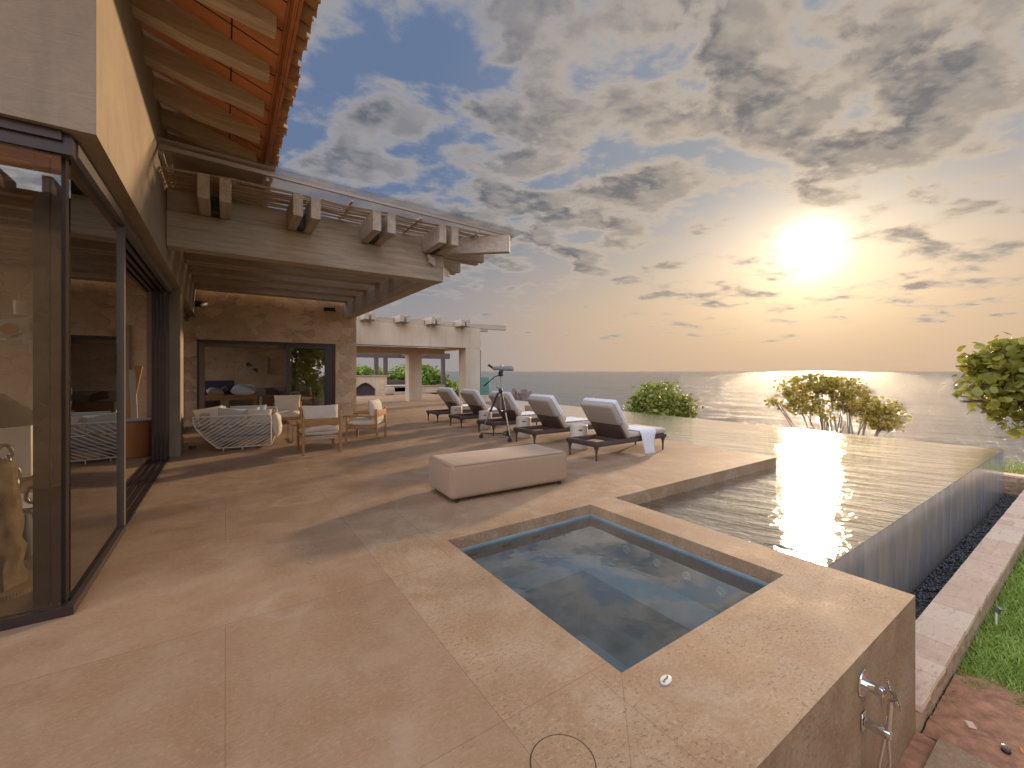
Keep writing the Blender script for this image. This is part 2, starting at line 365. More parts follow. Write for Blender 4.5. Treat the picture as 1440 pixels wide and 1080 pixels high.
# ------------------------------------------------------------------ mesh helpers
class MB:
    def __init__(s): s.v = []; s.f = []
    def add(s, v, f, mt=None):
        o = len(s.v)
        s.v += [tuple(mt @ Vector(p)) for p in v] if mt is not None else [tuple(p) for p in v]
        s.f += [tuple(i+o for i in q) for q in f]; return s
    def box(s, x0, y0, z0, x1, y1, z1, mt=None):
        v = [(x0, y0, z0), (x1, y0, z0), (x1, y1, z0), (x0, y1, z0), (x0, y0, z1), (x1, y0, z1), (x1, y1, z1), (x0, y1, z1)]
        return s.add(v, [(0, 3, 2, 1), (4, 5, 6, 7), (0, 1, 5, 4), (1, 2, 6, 5), (2, 3, 7, 6), (3, 0, 4, 7)], mt)
    def hexa(s, v, mt=None):
        return s.add(v, [(0, 3, 2, 1), (4, 5, 6, 7), (0, 1, 5, 4), (1, 2, 6, 5), (2, 3, 7, 6), (3, 0, 4, 7)], mt)
    def rbox(s, x0, y0, z0, x1, y1, z1, r=.01, seg=2, mt=None):
        bm = bmesh.new(); bmesh.ops.create_cube(bm, size=1)
        for v in bm.verts: v.co = Vector(((x0+x1)/2+v.co.x*(x1-x0), (y0+y1)/2+v.co.y*(y1-y0), (z0+z1)/2+v.co.z*(z1-z0)))
        bmesh.ops.bevel(bm, geom=list(bm.edges), offset=r, segments=seg, affect='EDGES', profile=.5)
        bm.verts.ensure_lookup_table(); bm.verts.index_update()
        s.add([v.co[:] for v in bm.verts], [tuple(v.index for v in f.verts) for f in bm.faces], mt); bm.free(); return s
    def tube(s, pts, r, n=8, cap=True, mt=None):
        pts = [Vector(p) for p in pts]; rs = r if isinstance(r, (list, tuple)) else [r]*len(pts)
        v = []; f = []; up = None
        for i, p in enumerate(pts):
            t = (pts[min(i+1, len(pts)-1)] - pts[max(i-1, 0)]).normalized()
            if up is None: up = Vector((0, 0, 1)) if abs(t.z) < .9 else Vector((1, 0, 0))
            a = t.cross(up).normalized(); b = t.cross(a).normalized()
            if up is not None: up = -b if (-b).dot(up) > 0 else b
            for k in range(n):
                q = 2*math.pi*k/n; v.append(p + (a*math.cos(q) + b*math.sin(q))*rs[i])
        for i in range(len(pts)-1):
            for k in range(n):
                k2 = (k+1) % n; f.append((i*n+k, i*n+k2, (i+1)*n+k2, (i+1)*n+k))
        if cap: f.append(tuple(range(n))[::-1]); f.append(tuple((len(pts)-1)*n+k for k in range(n)))
        return s.add(v, f, mt)
    def lathe(s, prof, n=24, mt=None, sx=1, sy=1):
        v = []; f = []
        for (r, z) in prof:
            for k in range(n):
                a = 2*math.pi*k/n; v.append((r*math.cos(a)*sx, r*math.sin(a)*sy, z))
        for i in range(len(prof)-1):
            for k in range(n):
                k2 = (k+1) % n; f.append((i*n+k, i*n+k2, (i+1)*n+k2, (i+1)*n+k))
        if prof[0][0] > 0: f.append(tuple(range(n))[::-1])
        if prof[-1][0] > 0: f.append(tuple((len(prof)-1)*n+k for k in range(n)))
        return s.add(v, f, mt)
    def prism(s, poly, z0, z1, mt=None):
        n = len(poly); v = [(x, y, z0) for x, y in poly] + [(x, y, z1) for x, y in poly]
        f = [tuple(range(n))[::-1], tuple(range(n, 2*n))] + [(i, (i+1) % n, n+(i+1) % n, n+i) for i in range(n)]
        return s.add(v, f, mt)
    def pillow(s, w, h, t, mt=None, n=14, wr=.012, seed=0, p=3.2):
        r = random.Random(seed); v = []; f = []; ph = [r.uniform(0, 6) for _ in range(6)]
        for side in (1, -1):
            for i in range(n+1):
                for j in range(n+1):
                    a = -1+2*i/n; b = -1+2*j/n
                    a2 = math.sin(a*math.pi/2); b2 = math.sin(b*math.pi/2)
                    k = max(0, (1-abs(a2)**p))**.5 * max(0, (1-abs(b2)**p))**.5
                    pin = 1 - .07*(1-abs(b2)**2)*abs(a2)**4
                    pin2 = 1 - .07*(1-abs(a2)**2)*abs(b2)**4
                    wz = wr*k*(math.sin(5*a2+ph[0]+2*b2)+math.sin(7*b2+ph[1]-3*a2)+.6*math.sin(11*a2+9*b2+ph[2]))
                    v.append((a2*w/2*pin, b2*h/2*pin2, side*(t/2*k+wz*.6+.004)))
        o = (n+1)**2
        for sd in (0, 1):
            for i in range(n):
                for j in range(n):
                    q = (sd*o+i*(n+1)+j, sd*o+(i+1)*(n+1)+j, sd*o+(i+1)*(n+1)+j+1, sd*o+i*(n+1)+j+1)
                    f.append(q if sd == 0 else q[::-1])
        for i in range(n):
            for (a, b) in (((i)*(n+1), (i+1)*(n+1)), ((i+1)*(n+1)+n, i*(n+1)+n), (i+1, i), (n*(n+1)+i, n*(n+1)+i+1)):
                f.append((b, a, a+o, b+o))
        return s.add(v, f, mt)
    def build(s, name, mat, parent=None, smooth=None, local=False):
        me = bpy.data.meshes.new(name); vv = s.v
        if parent is not None and not local:
            l = parent.location; vv = [(a-l[0], b-l[1], c-l[2]) for a, b, c in vv]
        me.from_pydata(vv, [], s.f); me.materials.append(mat); me.validate(); me.update()
        if smooth:
            me.shade_smooth()
            if smooth < 170: me.set_sharp_from_angle(angle=R(smooth))
        o = bpy.data.objects.new(name, me); COL.objects.link(o)
        if parent is not None: o.parent = parent
        return o
def tag(o, label=None, cat=None, group=None, kind=None):
    if label: o['label'] = label
    if cat: o['category'] = cat
    if group: o['group'] = group
    if kind: o['kind'] = kind
    return o
def thing(name, loc, label, cat, rz=0, group=None):
    o = bpy.data.objects.new(name, None); o.empty_display_size = .1; COL.objects.link(o); o.location = loc; o.rotation_euler = (0, 0, rz)
    return tag(o, label, cat, group)
def copy_tree(o, parent=None):
    c = o.copy(); COL.objects.link(c)
    if parent: c.parent = parent
    for ch in [x for x in KIDS(o)]: copy_tree(ch, c)
    return c
def KIDS(o): return [x for x in list(bpy.data.objects) if x.parent == o]
def T(loc=(0, 0, 0), rot=(0, 0, 0)): return Matrix.Translation(loc) @ Euler(rot).to_matrix().to_4x4()
def sub(o, parent):      # part under a part (parent object sits at identity)
    o.parent = parent; return o

# ================================================================== SETTING
# deck --------------------------------------------------------------
SX0, SX1, SY0, SY1 = 1.57, 3.28, 1.36, 3.27
DX, DY, PX, PZ = 3.68, .755, 7.65, -.15
d = MB()
for r in ((-14, DY, SX0, 32), (SX0, DY, SX1, SY0), (SX0, SY1, SX1, 32), (SX1, DY, DX, SY1+.02), (SX1, SY1+.02, PX, 32), (PX, 17.0, 10.9, 32)):
    d.box(r[0], r[1], -1.6, r[2], r[3], 0)
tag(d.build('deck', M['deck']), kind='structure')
# sea, ground -------------------------------------------------------
tag(MB().add([(-9000, -9000, -5), (30000, -9000, -5), (30000, 30000, -5), (-9000, 30000, -5)], [(0, 1, 2, 3)]).build('sea', M['sea']), kind='structure')
def gz(x, y):
    z = -.93
    z -= max(0, x-16.3+.25*math.sin(y*.9))*.42
    z -= max(0, y-33)*.22 if x < 12 else max(0, y-33)*.3
    if x > 12: z -= min(1.2, max(0, y-2.5)*.35)
    return max(z, -7.5)
g = MB(); xs = [-60, -30, -14] + [-6+i*1. for i in range(48)]; ys = [-60, -30, -15, -8] + [-4+i*1. for i in range(60)]
xs = [13.71 if x == 14 else x for x in xs]; ys = [.74 if y == 1 else y for y in ys]
for y in ys:
    for x in xs: g.v.append((x, y, gz(x, y)))
nx = len(xs)
for j in range(len(ys)-1):
    for i in range(nx-1):
        cx, cy = (xs[i]+xs[i+1])/2, (ys[j]+ys[j+1])/2
        if (3 < cx < 13.7 and .8 < cy < 20.5) or (cx < 3.6 and cy > .8): continue          # the pool stands here
        g.f.append((j*nx+i, j*nx+i+1, (j+1)*nx+i+1, (j+1)*nx+i))
tag(g.build('ground', M['ground'], smooth=180), kind='structure')
# lower paving slab by the shower
pv = MB().rbox(-10, -4.9, -1.2, 3.70, .655, -.85, .006, 1)
tag(pv.build('pavement', M['trav']), kind='structure')
tag(MB().box(-10, .655, -1.2, 3.70, .754, -.885).build('drain_channel', M['soil']), kind='structure')
# soil patch
def grid(x0, x1, y0, y1, nx, ny, zf):
    m = MB()
    for j in range(ny+1):
        for i in range(nx+1):
            x = x0+(x1-x0)*i/nx; y = y0+(y1-y0)*j/ny; m.v.append((x, y, zf(x, y)))
    for j in range(ny):
        for i in range(nx): m.f.append((j*(nx+1)+i, j*(nx+1)+i+1, (j+1)*(nx+1)+i+1, (j+1)*(nx+1)+i))
    return m
from mathutils import noise as mn
def soilf(x, y):
    e = ((x-3.95)/.85)**2 + ((y-.42)/.55)**2
    return -.905 + .035*max(0, 1-e) + .022*mn.noise(Vector((x*9, y*9, 0))) + .012*mn.noise(Vector((x*30, y*30, 1))) - .05*max(0, e-1)
tag(grid(3.703, 5.2, -.3, .73, 90, 60, soilf).build('soil', M['soil'], smooth=180), kind='structure')

# infinity pool -------------------------------------------------------
PYN, PXF, PYF = 1.37, 13.13, 21.
pool = thing('infinity_pool', (8, 2, -1.4), 'large infinity pool with dark overflowing walls beside the travertine deck', 'pool')
b = MB(); b.box(DX+.003, PYN, -1.6, PXF, 17.0, -1.35); b.box(10.903, 17.003, -1.6, PXF, PYF, -1.353)
b.build('floor', M['basindark'], pool)
b = MB(); b.box(DX+.003, PYN, -1.349, PXF, PYN+.18, PZ-.012)
b.box(PXF-.18, PYN+.182, -1.349, PXF, PYF, PZ-.014); b.box(10.905, PYF-.18, -1.349, PXF-.182, PYF, PZ-.014)
b.build('overflow_wall', M['overflow'], pool)
w = MB(); w.add([(DX, PYN-.004, PZ), (PXF+.004, PYN-.004, PZ), (PXF+.004, SY1+.02, PZ), (DX, SY1+.02, PZ)], [(0, 1, 2, 3)])
w.add([(PX, SY1+.02, PZ), (PXF+.004, SY1+.02, PZ), (PXF+.004, 17, PZ), (PX, 17, PZ)], [(0, 1, 2, 3)])
w.add([(10.9, 17, PZ), (PXF+.004, 17, PZ), (PXF+.004, PYF, PZ), (10.9, PYF, PZ)], [(0, 1, 2, 3)])
tag(w.build('pool_water', M['pool']), kind='structure')
# spa ------------------------------------------------------------------
spa = thing('spa_pool', (2.4, 2.3, -1.2), 'square sunken spa with blue grey tiled basin set in the deck', 'spa')
zt = -.10; e = .004
b = MB()
b.box(SX0+e, SY0+e, -1.2, SX0+.03, SY1-e, zt); b.box(SX1-.03, SY0+e, -1.2, SX1-e, SY1-e, zt)
b.box(SX0+.031, SY0+e, -1.2, SX1-.031, SY0+.03, zt); b.box(SX0+.031, SY1-.03, -1.2, SX1-.031, SY1-e, zt)
b.box(SX0+.031, SY0+.031, -1.2, SX1-.031, SY1-.031, -1.1)
b.build('basin', M['basin'], spa)
b = MB(); bw = .42; i0 = .032
b.box(SX0+i0, SY0+i0, -1.098, SX0+bw, SY1-i0, -.48); b.box(SX1-bw, SY0+i0, -1.098, SX1-i0, SY1-i0, -.48)
b.box(SX0+bw+.001, SY0+i0, -1.098, SX1-bw-.001, SY0+bw*.75, -.482); b.box(SX0+bw+.001, SY1-bw*.75, -1.098, SX1-bw-.001, SY1-i0, -.482)
b.build('bench', M['basin'], spa)
jm = plain('jet_plastic', (.60, .66, .60), .3)
for (x, y) in ((2.25, 2.55), (2.15, 2.25), (2.6, 2.5), (2.4, 2.1), (2.15, 1.85), (2.62, 1.95)):
    MB().lathe([(.045, 0), (.045, .006), (.03, .012), (.012, .006), (.0, .006)], 16, T((x, y, -1.098))).build('floor_jet', jm, spa, 40)
for y in (1.8, 2.1, 2.4, 2.75):
    MB().lathe([(.04, 0), (.04, .008), (.02, .014), (.01, .004), (0, .004)], 16, T((SX1-.031, y, -.30), (0, R(-90), 0))).build('wall_jet', jm, spa, 40)
for x in (1.8, 2.15, 2.5):
    MB().rbox(x-.05, SY1-.04, -.175, x+.05, SY1-.031, -.155, .003, 1).build('skimmer_slot', M['black'], spa)
z = -.118
tag(MB().add([(SX0, SY0, z), (SX1, SY0, z), (SX1, SY1, z), (SX0, SY1, z)], [(0, 1, 2, 3)]).build('spa_water', M['spa']), kind='structure')
# trough with pebbles and stone border wall ------------------------------
tr = thing('stone_border_wall', (8, .87, -1.2), 'low border wall capped with pinkish flagstones between lawn and overflow channel', 'wall')
def flag():
    t = NT('flagstone'); p = t.pos((1, 1, 1)); o = t.nd('ShaderNodeNewGeometry').outputs['Random Per Island']
    n = t.noise(p, 3.5, 6, .65, .6); f = t.noise(t.pos((9, 24, 9)), 1.2, 5, .6, .6)
    col = t.mix(o, (.66, .45, .31), (.80, .60, .44)); col = t.mix(t.mr(n, .5, .7, 0, .6), col, (.84, .65, .47)); col = t.mix(t.mr(f, .56, .68, 0, .45), col, (.40, .24, .15))
    return t.fin(col, .75, t.bump(t.math('ADD', f, n), .6, .02))
M['flag'] = flag()
CY0, CY1, CZ = .73, 1.01, -.70
x = DX+.004
cap = MB(); rr = random.Random(3)
while x < 13.7:
    w_ = rr.uniform(.16, .42); x2 = min(13.7, x+w_); ym = rr.uniform(.4, .6)*(CY1-CY0)+CY0; sk = rr.uniform(-.05, .05)
    pieces = [((x, CY0), (x2, CY0), (x2, CY1), (x, CY1))] if rr.random() < .6 else [((x, CY0), (x2, CY0), (x2, ym), (x, ym+sk*.3)), ((x, ym+sk*.3), (x2, ym), (x2, CY1), (x, CY1))]
    for pc in pieces:
        cx = sum(p[0] for p in pc)/4; cy = sum(p[1] for p in pc)/4; zt_ = CZ-rr.uniform(0, .008)
        j = [(cx+(p[0]-cx)*(1-.004/w_*1.5)+0, cy+(p[1]-cy)*.985+(rr.uniform(-.006, .006) if abs(p[1]-CY0) < .01 else 0)) for p in pc]
        cap.prism(j, CZ-.045, zt_)
    x = x2
y = CY1
while y < 21.5:
    w_ = rr.uniform(.3, .5); cap.prism([(13.42, y+.004), (13.70, y+.004), (13.70, y+w_-.004), (13.42, y+w_-.004)], CZ-.045, CZ-rr.uniform(0, .008)); y += w_
cap.build('cap', M['flag'], tr)
wl = MB(); wl.box(DX+.004, CY0+.012, -1.6, 13.69, CY1-.004, CZ-.048); wl.box(13.424, CY1-.003, -1.6, 13.69, 21.6, CZ-.048)
wl.build('wall', stonewall('border_stone', (.50, .36, .24), (.34, .22, .14), 6.), tr)
tag(MB().add([(DX, CY1-.01, -1.10), (13.43, CY1-.01, -1.10), (13.43, PYN+.05, -1.10), (DX, PYN+.05, -1.10), (13.1, PYN+.05, -1.10), (13.43, PYN+.05, -1.10), (13.43, 21.5, -1.10), (13.1, 21.5, -1.10)], [(0, 1, 2, 3), (4, 5, 6, 7)]).build('trough_water', M['trough']), kind='structure')
tag(MB().box(DX+.004, CY1-.003, -1.6, 13.423, PYN-.001, -1.2).build('trough_bed', M['basindark']), kind='structure')
pb = MB(); bm = bmesh.new(); bmesh.ops.create_icosphere(bm, subdivisions=1, radius=1); pvv = [v.co[:] for v in bm.verts]; pff = [tuple(v.index for v in f.verts) for f in bm.faces]; bm.free()
for i in range(3200):
    px = 3.7+9.6*(rr.random()**1.3); py = rr.uniform(CY1+.01, PYN-.02); s_ = rr.uniform(.010, .021)
    pb.add([(p[0]*s_*rr.uniform(.9, 1.5), p[1]*s_, p[2]*s_*.6) for p in pvv], pff, T((px, py, -1.10+rr.uniform(-.008, .012)), (0, 0, rr.uniform(0, 3))))
tag(pb.build('pebbles', M['pebble'], smooth=180), 'dark wet pebbles lying in the overflow channel', 'pebbles', kind='stuff')
# grass -------------------------------------------------------------------
def grass(x0, x1, y0, y1, n, hmin, hmax, name='grass', skip=True):
    P = rng.random((n, 2)); X = x0+(x1-x0)*P[:, 0]**1.6; Y = y0+(y1-y0)*P[:, 1]
    if skip:
        e_ = ((X-3.95)/.62)**2+((Y-.42)/.42)**2; jit = rng.random(n)
        e_ = e_+.28*np.sin(X*17+Y*9)+.2*np.sin(X*29-Y*23)+.12*np.sin(Y*51); k = (e_ > .9+.6*(jit-.5)) | (jit > .985); X, Y = X[k], Y[k]
    n = len(X); a = rng.random(n)*6.283; h = (hmin+(hmax-hmin)*rng.random(n)); lean = h*(.4+.9*rng.random(n)); la = rng.random(n)*6.283
    # clumps
    cl = .5+.5*np.sin(X*3.1+Y*5.3)*np.sin(X*7.7-Y*4.1); h = h*(.65+.6*cl)
    wd = .0028+.0025*rng.random(n); Z = np.full(n, -.93)
    dx, dy = np.cos(a)*wd, np.sin(a)*wd; lx, ly = np.cos(la)*lean, np.sin(la)*lean
    v = np.zeros((n, 5, 3))
    v[:, 0] = np.stack([X-dx, Y-dy, Z], 1); v[:, 1] = np.stack([X+dx, Y+dy, Z], 1)
    v[:, 2] = np.stack([X+dx*.8+lx*.35, Y+dy*.8+ly*.35, Z+h*.6], 1); v[:, 3] = np.stack([X-dx*.8+lx*.35, Y-dy*.8+ly*.35, Z+h*.6], 1)
    v[:, 4] = np.stack([X+lx, Y+ly, Z+h], 1)
    return v
def leafobj(name, vq, faces, mat, parent=None):
    n, k, _ = vq.shape; me = bpy.data.meshes.new(name); V_ = vq.reshape(-1, 3)
    if parent is not None: V_ = V_ - np.array(parent.location)
    F = []
    base = (np.arange(n)*k)[:, None]
    loops = np.concatenate([base+np.array(f)[None, :] for f in faces], 1).reshape(-1)
    sizes = np.tile(np.array([len(f) for f in faces]), n)
    me.vertices.add(len(V_)); me.vertices.foreach_set('co', V_.reshape(-1).astype('f'))
    me.loops.add(len(loops)); me.loops.foreach_set('vertex_index', loops.astype('i'))
    me.polygons.add(len(sizes)); starts = np.concatenate([[0], np.cumsum(sizes)[:-1]])
    me.polygons.foreach_set('loop_start', starts.astype('i')); me.polygons.foreach_set('loop_total', sizes.astype('i'))
    me.update(calc_edges=True); me.validate(); me.materials.append(mat)
    o = bpy.data.objects.new(name, me); COL.objects.link(o)
    if parent is not None: o.parent = parent
    return o
gv = np.concatenate([grass(3.74, 13.5, -.5, .725, 60000, .03, .065), grass(13.75, 17, -1, 3, 9000, .04, .08, skip=False)])
tag(leafobj('grass', gv, [(0, 1, 2, 3), (3, 2, 4)], M['grass']), 'short green lawn grass beside the border wall', 'grass', kind='stuff')

# ================================================================== TREES
LEAF = [(-1, 0, 0), (-.62, -.62, .12), (0, -.85, .18), (.62, -.62, .12), (1, 0, 0), (.62, .62, .12), (0, .85, .18), (-.62, .62, .12)]
def leaves(cs, size, upb=.3, jitter=.35):
    n = len(cs); base = np.array(LEAF)
    q = rng.normal(size=(n, 3)); q[:, 2] = np.abs(q[:, 2])+upb; q /= np.linalg.norm(q, axis=1)[:, None]
    t_ = rng.normal(size=(n, 3)); t_ -= q*(t_*q).sum(1)[:, None]; t_ /= np.linalg.norm(t_, axis=1)[:, None]; u = np.cross(q, t_)
    s_ = (size*(1-jitter+2*jitter*rng.random(n)))[:, None, None]*.5
    return cs[:, None, :] + s_*(base[None, :, 0:1]*t_[:, None, :]+base[None, :, 1:2]*u[:, None, :]+base[None, :, 2:3]*q[:, None, :])
LF = [(0, 1, 2, 6, 7), (2, 3, 4, 5, 6)]
def tree(name, loc, lobes, nleaf, size, mat, label, cat, stems=5, clump=.28, group=None, twig=.35, shell=.5, bare=None, upright=False, tr=1.):
    o = thing(name, loc, label, cat, 0, group); L0 = Vector(loc)
    tk = MB(); C_ = []; vol = [l[3]*l[4]*l[5] for l in lobes]; tot = sum(v**.8 for v in vol)
    for li, (a, bb, z_, ra, rb, rc) in enumerate(lobes):
        ctr = Vector((a, bb, z_)); n = int(nleaf*vol[li]**.8/tot); nc = max(4, int(n/18))
        cc = []
        for _ in range(nc):
            dvec = Vector((random.gauss(0, 1), random.gauss(0, 1), random.gauss(0, 1))).normalized()
            r_ = random.uniform(shell, 1.0)**.6; cc.append(ctr+Vector((dvec.x*ra*r_, dvec.y*rb*r_, dvec.z*rc*r_)))
        arr = np.array([c[:] for c in cc]); idx = rng.integers(0, nc, n)
        C_.append(arr[idx]+rng.normal(size=(n, 3))*clump*np.array([1, 1, .7]))
        k = max(1, stems//len(lobes)+1)
        for q in range(k):
            base = L0+Vector((random.uniform(-.3, .3), random.uniform(-.3, .3), 0)); tip = cc[q % nc]
            mid = base.lerp(ctr, .5)+Vector((random.uniform(-.2, .2), random.uniform(-.2, .2), random.uniform(-.1, .3)))
            if upright: mid = Vector((base.x, base.y, ctr.z-.2)); mid = mid.lerp(ctr, .25)
            pts = [base, base.lerp(mid, .5)+Vector((.05, .03, 0)), mid, mid.lerp(tip, .5)+Vector((0, 0, .1)), tip]
            tk.tube(pts, [.09*tr, .075*tr, .055*tr, .035*tr, .012*tr], 6)
            for c in cc[:max(3, int(nc*twig))]:
                if random.random() < .6: tk.tube([mid.lerp(tip, random.uniform(.1, .9)), ctr.lerp(c, .5), c], [.022, .015, .006], 4)
    if bare:
        for p0, p1 in bare:
            p0, p1 = Vector(p0), Vector(p1); tk.tube([p0, p0.lerp(p1, .5)+Vector((0, 0, .12)), p1], [.02, .012, .004], 4)
            for _ in range(4):
                s0 = p0.lerp(p1, random.uniform(.4, .9)); tk.tube([s0, s0+Vector((random.uniform(-.1, .5), random.uniform(-.4, .1), random.uniform(-.3, .4)))], [.008, .003], 3)
    tk.build('trunk', M['bark'], o, 60)
    leafobj('crown', leaves(np.concatenate(C_), size), LF, mat, o)
    return o
c_, s_ = math.cos(R(34.43)), math.sin(R(34.43))
def at(px, py, dd):     # author-time: picture point at a depth, giving a world point
    l = (px-720)/588*dd; return (l*c_+dd*s_, dd*c_-l*s_, 1.45-(py-522)*dd/588)
def lobe(px, py, dd, rpx, rz, dep=None): p = at(px, py, dd); k = dd/588; return (*p, rpx*k, (dep or rpx*k), rz*k)
p = at(930, 600, 20)
tree('shrub', (p[0], p[1], gz(p[0], p[1])), [lobe(925, 563, 20, 32, 23), lobe(903, 570, 20, 15, 12), lobe(950, 570, 20, 22, 14), lobe(925, 582, 20, 40, 12), lobe(968, 577, 20, 8, 7)],
     5000, .14, M['leafB'], 'rounded dense green shrub rising behind the pool edge, left of the thin tree', 'shrub', 4, .17, None, .5, .6,
     bare=[(at(955, 570, 20), at(978, 552, 20)), (at(950, 575, 20), at(984, 560, 20))])
p = at(1175, 640, 20)
tree('sea_grape_tree', (p[0], p[1], gz(p[0], p[1])), [lobe(1092, 566, 20, 8, 7), lobe(1118, 545, 20, 20, 14), lobe(1130, 566, 20, 24, 13), lobe(1150, 540, 20, 22, 12), lobe(1180, 548, 20, 28, 14), lobe(1200, 567, 20, 20, 14), lobe(1228, 570, 20, 14, 18), lobe(1240, 592, 20, 18, 12), lobe(1258, 578, 20, 12, 13), lobe(1160, 585, 20, 8, 5), lobe(1215, 588, 20, 12, 8)],
     3300, .155, M['leafA'], 'wide open tree with backlit golden leaves standing behind the pool under the sun', 'tree', 10, .15, None, .3, .5, tr=.45,
     bare=[(at(1240, 600, 20), at(1296, 580, 20)), (at(1235, 605, 20), at(1290, 600, 20)), (at(1225, 590, 20), at(1285, 572, 20)), (at(1150, 612, 20), at(1120, 560, 20)), (at(1170, 614, 20), at(1165, 560, 20)), (at(1200, 614, 20), at(1190, 565, 20)), (at(1180, 614, 20), at(1210, 560, 20))])
p = at(1570, 640, 10.8)
tree('sea_grape_tree', (p[0], p[1], gz(p[0], p[1])), [lobe(1465, 525, 10.5, 60, 50), lobe(1418, 508, 10.5, 34, 24), lobe(1395, 545, 10.5, 24, 16), lobe(1430, 568, 10.5, 28, 16), lobe(1432, 590, 10.2, 14, 12), lobe(1366, 551, 10.5, 9, 7), lobe(1395, 520, 10.5, 12, 10), lobe(1352, 563, 10.5, 5, 4)],
     3000, .19, M['leafD'], 'tree with large round green leaves reaching in from the right edge beyond the pool corner', 'tree', 8, .19, None, .8, .35, upright=True)
for i, (px, py, dd, rx, rz, lab) in enumerate(((508, 528, 34, 26, 22, 'bushy green tree behind the counter, leftmost seen through the pavilion'),
        (560, 534, 34, 24, 22, 'green sea grape bush in the middle opening of the far pavilion'),
        (600, 533, 33, 14, 26, 'green bush just right of the free-standing pavilion column'),
        (616, 542, 33, 12, 18, 'green bush beside the dark post in the right pavilion opening'))):
    p = at(px, py, dd); zb = gz(p[0], p[1])
    tree('sea_grape_bush', (p[0], p[1], zb), [lobe(px, py+6, dd, rx, rz), lobe(px-rx*.6, py+rz*.4, dd, rx*.6, rz*.6), lobe(px+rx*.6, py+rz*.3, dd, rx*.6, rz*.6)], 2200, .30, M['leafC'], lab, 'bush', 4, .3, 'bushes behind the pavilion', .2, .3)
p = at(637, 556, 36)
tree('low_shrub', (p[0], p[1], gz(*p[:2])), [lobe(635, 548, 36, 14, 6)], 600, .28, M['leafC'], 'low green shrub far behind the right pavilion opening', 'shrub', 2, .2)
for (x, y, h, lab) in ((4.2, -9, 4.5, 'tall green tree behind the viewer, nearer the house'), (8.5, -11, 5.0, 'tall green tree behind the viewer, farther from the house')):
    tree('garden_tree', (x, y, -.93), [(x, y, h*.55, 1.9, 1.9, 1.9), (x+1, y, h*.8, 1.5, 1.5, 1.2), (x-1.2, y, h*.7, 1.4, 1.4, 1.2), (x, y, .4, 2, 2, 1.2)], 3500, .3, M['leafC'], lab, 'tree', 4, .35)
# rocks --------------------------------------------------------------------
rk = MB()
def rockm(px, dd, w, h, seed):
    bm = bmesh.new(); bmesh.ops.create_icosphere(bm, subdivisions=3, radius=1)
    p = at(px, 562, dd)
    for v in bm.verts:
        k = 1+.35*mn.noise(v.co*1.7+Vector((seed, 0, 0)))+.18*mn.noise(v.co*5+Vector((seed, 1, 0))); v.co = Vector((v.co.x*w*k, v.co.y*w*k, v.co.z*h*k))
    bm.verts.index_update(); rk.add([v.co[:] for v in bm.verts], [tuple(v.index for v in f.verts) for f in bm.faces], T((p[0], p[1], -5))); bm.free()
for i, (px, w, h) in enumerate(((722, 1.1, 2.4), (728, .9, 1.5), (737, 1.1, 2.3), (744, 1.3, 2.0), (751, 1.3, 1.0), (756, 1., .6))): rockm(px, 95, w, h, i*3.3)
tag(rk.build('rock_outcrop', M['rock']), 'dark reddish rock outcrop in the sea right of the tripod', 'rock')

# ================================================================== HOUSE
house = thing('house', (-3, 6, 0), 'plastered house with sliding glass walls and a wide terracotta eave', 'house')
WX = -.635; FY = 3.46; ZS = 2.86
wl = MB()
wl.box(-9, FY, ZS, WX, FY+.30, 4.6)                      # wall above the front glazing
wl.box(WX-.28, FY+.301, ZS, WX, 13.66, 4.62)                       # wall above the side openings
wl.box(-1.0, 9.10, 0, WX, 9.75, ZS)                           # pier
wl.box(-1.16, 9.85, 0, -1.003, 10.2, 3.3)
wl.build('wall', M['plaster'], house)
iw = MB(); iw.box(-9, 11.6, 0, -2.3, 11.85, 3.6); iw.box(-2.3, 11.6, 2.25, WX-.29, 11.85, 3.6); iw.box(-1.75, 11.6, 0, -1.0, 11.85, 2.25)
iw.build('inner_wall', M['stone_in'], house)
ds = MB(); ds.box(-2.42, 11.55, 0, -2.301, 11.87, 2.25); ds.box(-1.75+.001, 11.54, 0, -1.63, 11.598, 2.25); ds.box(-2.42, 11.54, 2.251, -1.63, 11.598, 2.4)
ds.build('inner_door_surround', M['plaster'], house)
ic = MB(); ic.box(-9, FY+.31, 3.6, WX-.29, 13.9, 3.72); ic.build('ceiling', M['plaster'], house)
for k in range(14):
    y = 4.1+k*.55; MB().box(-9, y, 3.40, WX-.29, y+.14, 3.598).build('ceiling_beam', M['woodx'], house)
# frames
al = MB()
al.box(-9, 3.52, 2.73, -.75, 3.60, 2.845); al.box(-9, 3.50, 2.80, -.79, 3.519, ZS-.002)      # front header
al.build('header_frame', M['alu'], house)
sh = MB(); sh.box(-.80, 3.602, 2.76, -.74, 9.09, 2.855); sh.build('header_frame', M['framegrey'], house)
tk = MB()
for k in range(4): tk.box(-.86-.075*k, 5.12, 2.74, -.82-.075*k, 9.09, 2.858)
tk.build('top_track', M['alu'], house)
sl = MB(); sl.box(-9, 3.53, .001, -.745, 3.60, .055); sl.box(-.81, 3.601, .001, -.745, 5.14, .055); sl.build('sill_frame', M['alu'], house)
ft = MB()
for k in range(4): ft.box(-.80-.075*k, 5.142, .001, -.765-.075*k, 9.09, .014)
ft.build('floor_track', M['alu'], house)
tb = MB(); tb.box(-1.06, 5.142, .0005, -.76, 9.09, .005); tb.build('track_bed', plain('track_grey', (.16, .13, .11), .4, metal=.5), house)
cp = MB(); cp.box(-.93, 3.605, .06, -.865, 3.70, 2.73); cp.box(-.855, 3.605, .06, -.795, 3.70, 2.73)
cp.build('corner_post', M['alu'], house)
